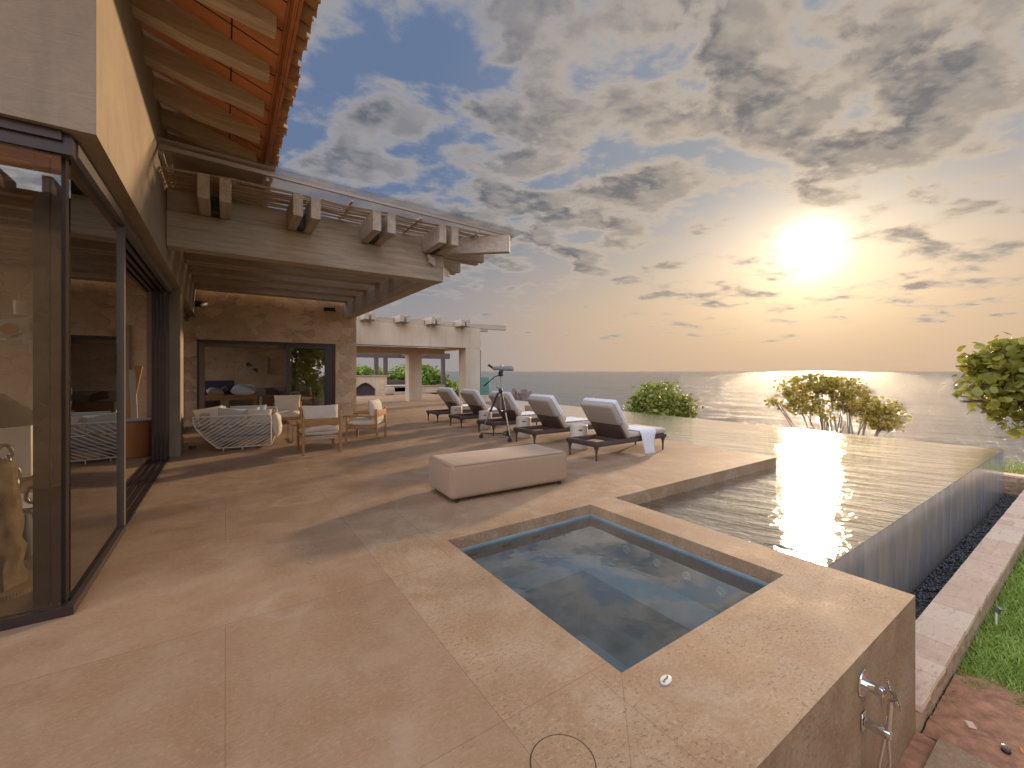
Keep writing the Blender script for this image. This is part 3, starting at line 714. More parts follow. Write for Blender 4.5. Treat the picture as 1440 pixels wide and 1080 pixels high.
def window(name, pts_frame, pane, parent, fm=None, gm=None):
    f = pts_frame.build(name, fm or M['alu'], parent); g_ = pane.build('pane', gm or M['glass'], parent)
    g_.parent = f; return f
wf = MB(); wf.box(-.798, 5.07, .056, -.75, 5.14, 2.758)
window('window_frame', wf, MB().box(-.783, 3.613, .056, -.775, 5.069, 2.758), house, M['framegrey'])
wf = MB(); wf.box(-3.9, 3.535, .056, -3.84, 3.59, 2.728)
window('window_frame', wf, MB().box(-3.839, 3.545, .056, -.801, 3.553, 2.728), house, M['alugrey'])
window('window_frame', MB().box(-8.99, 3.535, .056, -8.93, 3.59, 2.728), MB().box(-8.929, 3.545, .056, -3.901, 3.553, 2.728), house, M['alugrey'])
for k in range(4):                                            # parked sliding leaves
    x0 = -.80-.052*k; wf = MB(); wf.box(x0-.022, 8.72+.03*k, .015, x0+.018, 8.80+.03*k, 2.738); wf.box(x0-.022, 9.02, .015, x0+.018, 9.095, 2.738)
    wf.build('parked_door_leaf', M['alu'], house)
# second opening
wf = MB()
for k in range(3):
    x0 = -.80-.055*k; wf.box(x0-.022, 9.752, .001, x0+.018, 9.86, ZS-.002); wf.box(x0-.022, 9.861, 2.74, x0+.018, 13.64, ZS-.002); wf.box(x0-.022, 9.861, .001, x0+.018, 13.64, .02)
wf.box(-.83, 11.7, .021, -.79, 11.8, 2.739)
window('window_frame', wf, MB().box(-.812, 11.801, .021, -.805, 13.6, 2.739), house)
# roof -----------------------------------------------------------------
SL = (4.67-4.35)/(.35-WX)                                     # slope of the eave
def zr(x): return 4.67-SL*(x-WX)
for k in range(17):                                           # rafters with a tapering tail
    y = 3.32+k*.655; y0, y1 = y-.075, y+.075
    rf = MB(); xi = WX-.25
    prof = [(xi, zr(xi)-.25), (-.25, zr(-.25)-.215), (.345, zr(.345)-.10), (.345, zr(.345)), (xi, zr(xi))]
    v = [(a, y0, c) for a, c in prof]+[(a, y1, c) for a, c in prof]
    rf.add(v, [(0, 1, 2, 3, 4), (9, 8, 7, 6, 5)]+[(i+5, (i+1) % 5+5, (i+1) % 5, i) for i in range(5)])
    rf.build('rafter', M['woodr'], house)
Y0, Y1 = 2.55, 14.2
roof = MB()
x0, x1 = -4.6, .46
roof.hexa([(x0, Y0, zr(x0)+.002), (x1, Y0, zr(x1)+.002), (x1, Y1, zr(x1)+.002), (x0, Y1, zr(x0)+.002), (x0, Y0, zr(x0)+.05), (x1, Y0, zr(x1)+.05), (x1, Y1, zr(x1)+.05), (x0, Y1, zr(x0)+.05)])
x2 = -9.3
roof.hexa([(x2, Y0, zr(x0)-1), (x0-.01, Y0, zr(x0)), (x0-.01, Y1, zr(x0)), (x2, Y1, zr(x0)-1), (x2, Y0, zr(x0)-.9), (x0-.01, Y0, zr(x0)+.05), (x0-.01, Y1, zr(x0)+.05), (x2, Y1, zr(x0)-.9)])
ro = roof.build('roof', M['terra'], house)
jt = MB()                                                     # joints of the boarded underside
for k in range(34):
    y = 2.7+k*.33
    jt.box(-.60, y, 0, .40, y+.012, .004)
jt.v = [(a, b_, zr(a)-.002+c*0) if c == 0 else (a, b_, zr(a)+.0015) for a, b_, c in jt.v]
jt.box(.04, Y0, zr(.04)-.003, .052, Y1, zr(.04)+.001)
o = jt.build('board_joint', M['black'], house); o.parent = ro
gt = MB(); gt.tube([(.455, Y0, zr(.455)-.012), (.455, Y1, zr(.455)-.012)], .022, 8); gt.box(.47, Y0, zr(.47)-.03, .495, Y1, zr(.47)+.06); gt.tube([(.41, Y0, zr(.41)-.006), (.41, Y1, zr(.41)-.006)], .010, 6)
o = gt.build('copper_fascia', M['copper'], house, 50); o.parent = ro
tl = MB(); rr = random.Random(5); k = 0; y = Y0
while y < Y1:
    r0 = .085; yc = y+.1; e2 = rr.uniform(-.015, .015); tilt = rr.uniform(-.02, .02); pts = []
    n = 7; xa, xb = -1.2, .60+e2
    for t_, rad in ((xa, r0*.85), (xb, r0)):
        for rad2 in (rad, rad-.014):
            for i in range(n+1):
                a = math.pi*i/n; pts.append((t_, yc+math.cos(a)*rad2+tilt*(t_-xa), zr(t_)+.055+math.sin(a)*rad2*.8))
    m = n+1; fs = []
    for i in range(n):
        fs += [(i, i+1, 2*m+i+1, 2*m+i), (m+i+1, m+i, 3*m+i, 3*m+i+1), (2*m+i, 2*m+i+1, 3*m+i+1, 3*m+i)]
    fs += [(0, 2*m, 3*m, m), (n, m+n, 3*m+n, 2*m+n)]
    tl.add(pts, fs)
    # pan tile between, hollow side up
    pts = []
    for t_, rad in ((xa, r0), (xb-.03, r0*.9)):
        for rad2 in (rad, rad-.014):
            for i in range(n+1):
                a = math.pi*i/n; pts.append((t_, yc+.1+math.cos(a)*rad2, zr(t_)+.075-math.sin(a)*rad2*.7))
    tl.add(pts, [tuple(reversed(q)) for q in fs])
    y += .2
o = tl.build('roof_tiles', M['tile'], house, 50); o.parent = ro
gh = thing('garden_wing', (-5, -6, -1), 'unseen wing, raised to shade the front wall, with a terracotta eave facing the front glass from behind the viewer', 'building')  # unseen wing, enlarged to shade the front wall and darken its glass
MB().box(-9.5, -9, -1, .6, -5, 5.0).build('wall', M['stone_in'], gh)
m = MB(); m.hexa([(-10, -10, 9.0), (1.3, -10, 9.0), (1.3, -4.1, 5.1), (-10, -4.1, 5.1), (-10, -10, 9.1), (1.3, -10, 9.1), (1.3, -4.1, 5.2), (-10, -4.1, 5.2)]); m.build('roof', M['terra'], gh)
for k in range(16): m = MB(); m.box(-9.4+k*.66, -4.95, 4.78, -9.26+k*.66, -4.2, 5.08); m.build('rafter', M['woody'], gh)
m = MB(); m.box(-6.5, -5.06, -.9, -2.2, -5.003, 2.2); m.build('window', M['black'], gh)
# ================================================================== STONE ANNEX
AY = 13.7
ann = thing('stone_annex', (1, 15, 0), 'single storey wing clad in rough golden stone with a wide glazed opening', 'building')
w = MB(); OX0, OX1, OZ = -.62, 2.80, 2.29
w.box(-1.2, AY, 0, OX0, AY+.35, 3.62); w.box(OX1, AY, 0, 3.42, AY+.35, 3.62); w.box(OX0, AY, OZ, OX1, AY+.35, 3.62)
w.box(3.1, AY+.351, 0, 3.42, 18.9, 3.4)
w.build('wall', M['stone'], ann)
w = MB(); w.box(-5, 18.6, 0, 3.09, 18.9, 3.2); w.build('inner_wall', M['stone_in'], ann)
w = MB(); w.box(-5, AY+.352, 2.86, 3.09, 18.59, 3.0); w.build('ceiling', M['plaster'], ann)
w = MB(); w.box(OX0, AY+.36, 0, OX0+.16, AY+.6, 2.12); w.box(OX0, AY+.36, 2.121, 3.0, AY+.6, 2.855); w.build('inner_surround', M['plaster'], ann)
w = MB(); w.box(-5.2, AY+.02, 3.40, 3.42, 18.9, 3.52); w.v = [(a, b_+(.36 if b_ < 14 else 0), c) for a, b_, c in w.v]; w.build('roof', M['plaster'], ann)
# frame of the opening
w = MB(); w.box(OX0+.001, AY+.05, 0.001, OX0+.05, AY+.13, OZ-.001); w.box(OX1-.06, AY+.05, .001, OX1-.001, AY+.30, OZ-.001); w.box(OX0+.051, AY+.05, OZ-.06, OX1-.061, AY+.25, OZ-.001)
w.build('opening_frame', M['alu'], ann)
for (xa, yy, lab) in ((1.45, .06, None), (1.62, .13, None)):
    xb = OX1-.07; w = MB(); w.box(xa, AY+yy, .015, xa+.11, AY+yy+.05, OZ-.065); w.box(xb-.22, AY+yy, .015, xb, AY+yy+.05, OZ-.065)
    w.box(xa+.111, AY+yy, .015, xb-.221, AY+yy+.05, .10); w.box(xa+.111, AY+yy, OZ-.16, xb-.221, AY+yy+.05, OZ-.065)
    window('sliding_door', w, MB().box(xa+.111, AY+yy+.02, .101, xb-.221, AY+yy+.028, OZ-.161), ann)
# lights and camera on walls
o = thing('security_camera', (-.60, 12.95, 3.16), 'small black camera on the plaster wall beneath the pergola', 'camera')
MB().rbox(-.07, -.22, -.06, .07, .04, .05, .02, 2, T((.16, 0, -.03), (R(14), 0, R(-35)))).build('body', M['black'], o, 40, True)
MB().tube([(-.03, .1, .02), (.08, .06, .03), (.13, .0, .0)], .02, 8).build('bracket', M['black'], o, 40, True)
o = thing('wall_light', (2.62, AY-.02, 3.33), 'flat dark rectangular light high on the stone wall', 'light')
MB().rbox(-.16, -.06, -.06, .16, .018, .06, .008, 1).build('housing', M['black'], o, 40, True)
MB().rbox(-.13, -.062, -.063, .13, 0, -.0605, .001, 1).build('lens', M['white'], o, 40, True)
# ================================================================== PERGOLA
per = thing('pergola', (1.6, 9, 3), 'heavy weathered timber pergola over the terrace carrying a reed mat and clear canopy', 'pergola')
BY = 6.98; ZB, ZT = 3.075, 3.542; BX = 3.28
def beam(b, x0, y0, z0, x1, y1, z1): return b.rbox(x0, y0, z0, x1, y1, z1, .008, 1)
beam(MB(), WX+.003, BY, ZB, BX, BY+.26, ZT).build('front_beam', M['woodx'], per)
beam(MB(), BX-.26, BY+.262, ZB+.01, BX-.003, AY-.003, ZT-.003).build('side_beam', M['woody'], per)
beam(MB(), WX+.003, BY+.05, ZT+.002, BX-.05, BY+.2, ZT+.30).build('upper_beam', M['woodx'], per)
for cx in (-.11, .92, 1.98, 3.05):
    for dx in (-.11, .11):
        beam(MB(), cx+dx-.062, 6.28, ZT+.004, cx+dx+.062, BY+.046, ZT+.305).build('rafter_tail', M['woody'], per)
    MB().box(cx-.04, 6.75, ZT+.01, cx+.04, 6.97, ZT+.20).build('wiring', M['black'], per)
ZJ = ZT+.004
yy = 8.10; 
while yy < AY-.2:
    for dy in (-.11, .11):
        beam(MB(), WX+.003, yy+dy-.06, ZJ, 4.12, yy+dy+.06, ZJ+.30).build('joist', M['woodx'], per)
    yy += 1.045
for dy in (-.11+.14, .14+.11):
    beam(MB(), BX-.04, BY+dy-.06, ZJ, 4.12, BY+dy+.06, ZJ+.30).build('joist', M['woodx'], per)
# hip tail at the corner
hp = MB(); hp.rbox(0, -.06, 0, 1.25, .06, .30, .008, 1, T((BX-.06, BY-.02, ZJ+.001), (0, 0, R(-42)))); hp.build('hip_tail', M['woodx'], per)
# reed mat
rm = MB(); rr = random.Random(11); y = 6.34
while y < 13.6:
    r_ = rr.uniform(.009, .014); n = 15; pts = []; ph = rr.uniform(0, 6); am = rr.uniform(.006, .018); zz = ZJ+.318+rr.uniform(0, .01)
    xe = 4.08+rr.uniform(-.06, .03)
    for i in range(n):
        x = WX+.01+(xe-WX)*i/(n-1); sag = -.018*abs(math.sin(math.pi*(x+.11)/1.05))
        pts.append((x, y+am*math.sin(x*2.3+ph), zz+sag+am*.6*math.sin(x*3.7+ph*2)))
    rm.tube(pts, r_, 5); y += rr.uniform(.040, .060) if y < 7.6 else rr.uniform(.034, .046)
rm.build('reed_mat', M['reed'], per, 60)
# canopy: sheet on a light metal frame
def zc(x): return 4.055-.025*(x-WX)
cf = MB()
def bar(b, p0, p1, w=.04, h=.05):
    p0, p1 = Vector(p0), Vector(p1); dv = p1-p0; l = dv.length; rz = math.atan2(dv.y, dv.x); ry = -math.asin(dv.z/l)
    b.box(0, -w/2, -h/2, l, w/2, h/2, T(p0, (0, ry, rz)))
for y in (6.20, 8.0, 9.8, 11.6, 13.4): bar(cf, (WX+.01, y, zc(WX)-.045), (4.28, y, zc(4.28)-.045))
for x in (WX+.03, .45, 1.5, 2.55, 3.6, 4.24): bar(cf, (x, 6.23, zc(x)-.10), (x, 13.55, zc(x)-.10), .035, .05)
for x in (-.55, .10, .45, .92, 1.5, 2.1, 2.55, 3.05, 3.6, 4.0):
    for y in (6.55, 9.8, 13.2): bar(cf, (x, y, ZJ+.30), (x, y+.001, zc(x)-.08), .035, .035) if False else cf.box(x-.02, y-.02, ZJ+.31, x+.02, y+.02, zc(x)-.075)
cf.build('canopy_frame', M['alugrey'], per)
sh = MB(); n = 40
for k in (0, 1):
    pass
sh.add([(WX+.004, 6.05, zc(WX)), (4.42, 6.05, zc(4.42)), (4.42, 13.6, zc(4.42)), (WX+.004, 13.6, zc(WX))], [(0, 1, 2, 3)]); sh.box(WX+.004, 6.046, 0, 4.42, 6.052, .03); sh.v = [(a, b_, (zc(a)-.008+c) if i_ > 3 else c) for i_, (a, b_, c) in enumerate(sh.v)]
sh.build('canopy_sheet', M['sheet'], per)
# bundled string lights at the beam end
for (cx, cy, cz, lab) in ((3.02, 6.93, 3.42, 'crumpled clear plastic wrap tied on the front face of the pergola beam end'), (3.36, 7.08, 3.28, 'crumpled clear plastic wrap on the outer side of the pergola corner')):
    kn = MB(); rr = random.Random(int(cx*100))
    for q in range(16):
        a0 = rr.uniform(0, 6); pts = [(cx+.10*math.cos(a0+t*1.7)*rr.uniform(.5, 1), cy+.035*math.sin(t*2+a0), cz+.10*math.sin(a0+t*1.3)*rr.uniform(.5, 1)) for t in range(5)]
        kn.tube(pts, .007, 4)
    tag(kn.build('plastic_wrap', M['white'], None, 60), lab, 'wrap')
# ================================================================== PAVILION
pav = thing('pavilion', (6.5, 18.5, 0), 'flat plaster pavilion with square columns and timber rafters beyond the annex', 'pavilion')
w = MB(); w.box(3.43, 17.0, 2.52, 9.86, 17.35, 3.44); w.build('beam', M['plaster2'], pav)
w = MB(); w.box(9.15, 17.353, 2.524, 9.84, 23.0, 3.42); w.box(3.45, 19.35, 2.28, 9.14, 19.9, 2.60); w.build('rear_beam', M['plaster2'], pav)
w = MB(); w.box(3.43, 17.36, 2.62, 9.14, 19.34, 2.74); w.build('ceiling', M['plaster'], pav)
MB().box(9.10, 17.01, 0, 9.85, 17.72, 2.518).build('column', M['plaster2'], pav)
MB().box(7.28, 19.36, 0, 7.92, 19.88, 2.278).build('column', M['plaster2'], pav)
for cx in (4.6, 6.0, 7.35, 8.75):
    for dx in (-.14, .14): beam(MB(), cx+dx-.09, 16.35, 3.445, cx+dx+.09, 19.3, 3.72).build('rafter', M['woody'], pav)
for (a, b_) in ((3.5, 4.3), (4.85, 5.75), (6.25, 7.1), (7.6, 8.5), (9.0, 11.35)): beam(MB(), a, 17.05, 3.448, b_, 17.2, 3.68).build('purlin', M['woodx'], pav)
beam(MB(), 9.0, 18.2, 3.45, 11.0, 18.38, 3.66).build('joist', M['woodx'], pav); 
beam(MB(), 9.86, 22.3, 3.0, 13.0, 22.6, 3.32).build('joist', M['woodx'], pav)
# dark timber pergola behind
bp = thing('rear_pergola', (9, 28, 0), 'dark slim timber pergola frame seen through the pavilion', 'pergola')
w = MB(); w.box(5, 27.9, 2.35, 13.6, 28.2, 2.75); w.box(9.86, 23.1, 2.4, 10.1, 27.8, 2.75); w.build('beam', M['darkwood'], bp)
for px, yy in ((529, 28.0), (542, 28.0), (623, 28.0), (674.5, 17.9)):
    r_ = (px-720)/588; dd = yy/(c_-r_*s_); X = dd*(s_+r_*c_); wd = .24 if yy > 20 else .08
    MB().box(X-wd/2, yy-wd/2, 0, X+wd/2, yy+wd/2, 2.34 if yy > 20 else 2.5).build('post', M['darkwood'], bp)
# glass rail and parapet beyond the pool
gp = thing('glass_railing', (10.3, 17.4, 0), 'short greenish glass balustrade on a low parapet by the pool end', 'railing')
MB().box(9.87, 17.2, 0, 10.88, 17.5, .30).build('parapet', M['plaster2'], gp)
MB().box(9.89, 17.34, .302, 10.55, 17.352, 1.15).build('pane', M['greenglass'], gp)
lw = thing('low_wall', (9.2, 27, 0), 'pale low wall behind the right pavilion opening', 'wall'); MB().box(7.9, 26.5, 0, 12.5, 26.8, .42).build('wall', M['plaster2'], lw)
MB().box(7.85, 26.45, .422, 12.55, 26.85, .50).build('cap', M['trav'], lw)
# barbecue counter with arch
bb = thing('fireplace_counter', (6.9, 25.6, 0), 'plaster counter with a dark arched recess under the pavilion', 'counter')
w = MB(); xa, xb, yb = 6.0, 7.75, 25.3
n = 12; arch = [(xa+.25+(xb-xa-.55)*i/n, .85-.0+0) for i in range(n+1)]
prof = [(xa, 0)] + [(xa+.2, 0)] + [(xa+.2+(xb-xa-.5)*i/n, .35+.42*math.sin(math.pi*i/n)) for i in range(n+1)] + [(xb-.3, 0), (xb, 0), (xb, 1.12), (xa, 1.12)]
v = [(a, yb, c) for a, c in prof]+[(a, yb+.25, c) for a, c in prof]; N_ = len(prof)
w.add(v, [tuple(range(N_)), tuple(range(N_, 2*N_))[::-1]]+[(i, i+N_, (i+1) % N_+N_, (i+1) % N_) for i in range(N_)])
w.build('body', M['plaster2'], bb); MB().box(xa+.1, yb+.251, 0, xb, yb+1., 1.1).build('recess', plain('dark_recess', (.06, .04, .05), .6), bb)
MB().rbox(xa-.05, yb-.05, 1.122, xb+.4, yb+1.05, 1.20, .01, 1).build('top', M['trav'], bb); MB().box(xb+.002, yb, 0, xb+.35, yb+1., 1.12).build('end_block', M['stone'], bb)
ds_ = thing('outdoor_sofa', (9.6, 27.2, 0), 'dark wicker sofa with a pale cushion in the shade of the pavilion', 'sofa')
w = MB(); w.rbox(8.6, 26.9-.4, .1, 10.4, 27.6-.4, .42, .03, 2); w.rbox(8.6, 27.2, .42, 10.4, 27.4, .85, .04, 2); w.build('frame', M['wicker'], ds_, 40)
w = MB(); w.rbox(8.65, 26.45, .43, 10.3, 27.15, .55, .05, 3); w.build('cushion', M['cream'], ds_, 60)
pf = thing('pouf', (8.25, 25.4, 0), 'tan upholstered pouf near the dark sofa', 'pouf'); MB().rbox(8.0, 25.1, .02, 8.55, 25.65, .46, .08, 3).build('seat', M['beige'], pf, 60)
MB().rbox(8.06, 25.16, 0, 8.49, 25.59, .019, .004, 1).build('base', M['black'], pf)

# ================================================================== FURNITURE
# ottoman
ot = thing('ottoman', (2.84, 4.42, 0), 'long blush upholstered bench standing alone on the deck', 'ottoman', R(-2.5))
w = MB(); w.rbox(-.81, -.36, .045, .81, .36, .42, .055, 4)
w.v = [(a*(1+.012*math.sin(c*9)), b_, c+(.018*(1-(a/.81)**2)*(1-(b_/.36)**2) if c > .3 else 0)) for a, b_, c in w.v]
bd = w.build('upholstery', M['ottoman'], ot, 60, True)
sm = MB()
for sx in (-1, 1):
    for sy in (-1, 1): sm.tube([(sx*.795, sy*.345, .10), (sx*.795, sy*.345, .38)], .0035, 5)
for sy in (-1, 1): sm.tube([(-.78, sy*.347, .412), (.78, sy*.347, .412)], .0045, 5)
for sx in (-1, 1): sm.tube([(sx*.802, -.32, .412), (sx*.802, .32, .412)], .0045, 5)
o = sm.build('seam', M['ottoman'], ot, 60, True); o.parent = bd
for sx in (-1, 1):
    for sy in (-1, 1): MB().lathe([(.022, 0), (.022, .05)], 12, T((sx*.72, sy*.29, 0))).build('foot', M['black'], ot, 40, True)
# loungers ------------------------------------------------------------
def make_lounger():
    o = thing('sun_lounger', (0, 0, 0), 'x', 'sun lounger', 0, 'sun loungers in a row along the pool')
    W = .36
    def leg(x, y):
        m = MB(); pr = [(.014, 0), (.016, .10), (.024, .17), (.045, .225)]
        m.lathe(pr, 10, T((x, y, 0))); return m
    for (x, y) in ((.05, -W+.05), (.05, W-.05), (1.80, -W+.05), (1.80, W-.05)): leg(x, y).build('leg', M['wicker'], o, 50, True)
    f = MB(); f.rbox(0, -W, .225, .10, W, .30, .012, 2); f.rbox(.10, -W, .225, 1.85, -W+.09, .30, .012, 2); f.rbox(.10, W-.09, .225, 1.85, W, .30, .012, 2); f.rbox(1.75, -W+.09, .225, 1.85, W-.09, .30, .012, 2)
    f.rbox(.62, -W+.09, .225, .70, W-.09, .29, .008, 1)
    for k in range(9): f.box(.80+k*.105, -W+.09, .262, .84+k*.105, W-.09, .28)
    f.build('frame', M['wicker'], o, 40, True)
    # backrest: hinge at x=.78, leaning back to x=.36
    A = math.atan2(.60, -.42); L = .74
    mt = T((.80, 0, .27), (0, -A, 0))                   # local x runs up the back, local z points forward-down
    sh_ = MB(); sh_.rbox(0, -W+.02, -.0, L, W-.02, .045, .018, 2, mt); sh_.build('backrest', M['wicker'], o, 40, True)
    cu = MB(); cu.rbox(.0, -W+.01, -.115, L+.01, W-.01, -.003, .045, 3, mt); cu.build('back_cushion', M['beige'], o, 60, True)
    # towel hood drawn over the top
    hd = MB(); hd.rbox(L*.47, -W-.008, -.128, L+.03, W+.008, .055, .045, 4, mt)
    hd.v = [(a+.006*mn.noise(Vector((a*9, b_*9, c*9))), b_+.006*mn.noise(Vector((a*8, b_*8, c*8+5))), c) for a, b_, c in hd.v]
    hd.build('towel_hood', M['greyfab'], o, 60, True)
    fr = MB(); fr.rbox(L*.40, -W-.012, -.145, L+.036, W+.012, -.04, .035, 3, mt); fr.build('front_towel', M['towel'], o, 60, True)
    sc_ = MB(); sc_.rbox(.78, -W+.01, .302, 1.86, W-.01, .40, .04, 3); sc_.build('seat_cushion', M['beige'], o, 60, True)
    pl_ = MB(); pl_.lathe([(.0, -.30), (.06, -.295), (.085, -.26), (.085, .26), (.06, .295), (0, .30)], 14, T((.80, 0, .49), (R(90), 0, 0))); pl_.build('lumbar_roll', M['stripe'], o, 60, True)
    return o
proto = make_lounger()
LN = [(4.88, 5.10, 0.6, 'sun lounger nearest the viewer, with a white towel hanging off its side'), (4.86, 6.70, -1.2, 'second sun lounger from the viewer, behind the ottoman'),
      (4.90, 8.27, 1.4, 'middle sun lounger of the row, directly behind the tripod'), (4.90, 9.80, -.9, 'fourth sun lounger from the viewer, just left of the tripod'), (4.88, 11.22, 1.1, 'farthest sun lounger, in front of the pavilion columns')]
lst = [proto]+[copy_tree(proto) for _ in range(4)]
for o, (x, y, a, lab) in zip(lst, LN): o.location = (x, y, 0); o.rotation_euler.z = R(a); o['label'] = lab
# draped towel on the nearest lounger
def towel(name, y0, x0, hang, lab, w=.34, seed=1):
    pth = [(.30, .408), (.1, .408), (-.1, .41), (-.28, .409), (-.345, .405), (-.375, .38), (-.385, .34)] + [(-.388-.004*k, .34-.0-hang*k/5) for k in range(1, 6)]
    m = MB(); n = 12; r = random.Random(seed); ph = [r.uniform(0, 6) for _ in range(4)]
    for i, (yy, zz) in enumerate(pth):
        for j in range(n+1):
            u = j/n; hangk = max(0, i-5)/6
            xx = x0+w*(u-.5)*(1-.38*hangk)*(1.5-.5*min(1, i/4)) + .03*math.sin(i*.5+ph[0]) - .12*(1-min(1, i/4))
            wr = .012*math.sin(u*14+ph[1]+i*.3)+.008*math.sin(u*23+ph[2]-i*.4)
            m.v.append((xx, y0+yy-(abs(wr)*1.6 if i > 4 else 0)-hangk*.01, zz+(abs(wr)+.006 if i <= 4 else 0)))
    for i in range(len(pth)-1):
        for j in range(n): m.f.append((i*(n+1)+j, i*(n+1)+j+1, (i+1)*(n+1)+j+1, (i+1)*(n+1)+j))
    o = m.build(name, M['towel'], None, 180); md = o.modifiers.new('thick', 'SOLIDIFY'); md.thickness = .012; md.offset = 1
    return tag(o, lab, 'towel')
towel('towel', 5.10, 6.15, .36, 'white towel draped over the side of the nearest sun lounger', .40, 1)
for i, (x, y, lab) in enumerate(((6.0, 6.72, 'white towel spread on the seat of the second sun lounger'), (6.0, 8.29, 'white towel spread on the seat of the middle sun lounger'), (6.0, 9.80, 'white towel spread on the seat of the fourth sun lounger'), (5.95, 11.22, 'white towel spread on the seat of the farthest sun lounger'))):
    m = grid(x-.35, x+.45, y-.33, y+.33, 24, 16, lambda a, b_: .412+.012*abs(mn.noise(Vector((a*6, b_*6, i*3))))+.006*mn.noise(Vector((a*20, b_*20, 0))))
    o = m.build('towel', M['towel'], None, 180); md = o.modifiers.new('thick', 'SOLIDIFY'); md.thickness = .008; md.offset = 1
    tag(o, lab, 'towel', 'towels spread on lounger seats')
# ceramic drum tables
def make_stool():
    o = thing('drum_table', (0, 0, 0), 'x', 'side table', 0, 'pale drum side tables between the loungers')
    m = MB(); m.lathe([(.15, 0), (.162, .012), (.165, .05), (.165, .43), (.160, .447), (.150, .455), (0, .457)], 36); m.build('body', M['ceramic'], o, 50, True)
    m = MB(); m.rbox(-.035, -.006, -.011, .035, .006, .011, .005, 2, T((-.095, -.137, .37), (0, 0, R(-35)))); m.build('hand_slot', M['black'], o, 50, True)
    return o
st0 = make_stool(); stl = [st0]+[copy_tree(st0) for _ in range(3)]
for o, (x, y, lab) in zip(stl, ((5.45, 5.74, 'pale drum table beside the nearest sun lounger'), (5.38, 7.40, 'pale drum table just right of the tripod'), (5.36, 9.0, 'pale drum table behind the left tripod leg'), (5.38, 10.62, 'farthest pale drum table, left of the tripod'))):
    o.location = (x, y, 0); o['label'] = lab
o = thing('wicker_stool', (7.35, 9.75, 0), 'tan woven drum stool at the pool edge behind the loungers', 'stool')
MB().lathe([(.14, 0), (.15, .02), (.17, .25), (.18, .44), (.17, .46), (0, .462)], 24).build('body', M['wickerlight'], o, 50, True)
MB().lathe([(.182, .0), (.19, .012), (.182, .024)], 24, T((0, 0, .43))).build('rim', M['beige'], o, 50, True)
# tripod with binocular telescope ------------------------------------------
tp = thing('tripod', (4.88, 7.55, 0), 'tall metal camera tripod on a wheeled dolly in front of the loungers', 'tripod')
feet = [(-.33, .26), (-.10, -.50), (.36, .25)]
P0 = Vector((0, 0, 1.02))
for (x, y) in feet:
    f_ = Vector((x, y, .13)); a = P0+Vector((x*.12, y*.12, -.03)); m = MB(); m.tube([a, a.lerp(f_, .45)], .021, 8); lg = m.build('leg', M['black'], tp, 50, True)
    m = MB(); m.tube([a.lerp(f_, .45), f_], [.014, .011], 8); q = m.build('lower_tube', M['steel'], tp, 50, True); q.parent = lg
    MB().lathe([(.026, -.02), (.026, .02)], 10, T(a.lerp(f_, .45))).build('leg_lock', M['black'], tp, 50, True)
m = MB()
for (x, y) in feet: m.tube([(0, 0, .60), (Vector((0, 0, 1.02))).lerp(Vector((x, y, .13)), .5)], .007, 6)
m.build('spreader', M['black'], tp, 50, True)
m = MB(); m.tube([(0, 0, .60), (0, 0, 1.36)], .016, 10); m.build('centre_column', M['steel'], tp, 50, True)
m = MB(); m.lathe([(.03, .97), (.045, 1.0), (.045, 1.05), (.025, 1.08)], 12); m.tube([(-.02, 0, 1.06), (-.09, .05, 1.12)], .008, 6); m.build('collar', M['black'], tp, 50, True)
m = MB()
for (x, y) in feet: m.tube([(0, -.03, .115), (x, y, .115)], .012, 8)
dl = m.build('dolly', M['black'], tp, 50, True)
for (x, y) in feet:
    m = MB(); m.lathe([(.0, -.012), (.045, -.012), (.048, 0), (.045, .012), (0, .012)], 16, T((x, y, .048), (0, R(90), R(40)))); m.tube([(x, y, .11), (x, y, .05)], .012, 6); m.build('caster', M['black'], tp, 50, True)
m = MB(); m.rbox(-.04, -.04, 1.34, .04, .04, 1.42, .012, 2); m.rbox(-.03, -.05, 1.42, .05, .05, 1.45, .006, 1); hd = m.build('pan_head', M['black'], tp, 50, True)
m = MB(); vx, vy = -c_, s_; m.tube([(0, 0, 1.37), (vx*.12, vy*.12, 1.335), (vx*.34, vy*.34, 1.15)], .010, 8); m.tube([(vx*.27, vy*.27, 1.21), (vx*.36, vy*.36, 1.135)], .016, 8); m.build('pan_handle', M['black'], tp, 50, True)
tn = thing('binocular_telescope', (4.88, 7.55, 1.452), 'grey twin-barrel binoculars mounted on the tripod, aimed right', 'binoculars', R(-34.43-4))
for sy in (-.055, .055):
    m = MB(); m.lathe([(.036, -.16), (.036, .0), (.045, .05), (.052, .12), (.054, .27), (.046, .272), (.040, .24), (0, .24)], 18, T((.0, sy, .055), (0, R(90), 0))); m.build('barrel', plain('grey_rubber', (.22, .23, .24), .5), tn, 50, True)
    m = MB(); m.lathe([(.018, -.02), (.022, 0), (.024, .09), (.030, .11), (.02, .112), (0, .10)], 12, T((-.17, sy*.8, .07), (0, R(-55), 0))); m.build('eyepiece', M['black'], tn, 50, True)
m = MB(); m.rbox(-.14, -.05, .02, .08, .05, .10, .02, 2); m.lathe([(.03, 0), (.03, .02), (.012, .035), (0, .035)], 12, T((.02, 0, .10))); m.rbox(-.03, -.03, 0, .05, .03, .02, .004, 1); m.build('bridge', plain('grey_metal', (.30, .31, .32), .4, metal=.4), tn, 50, True)

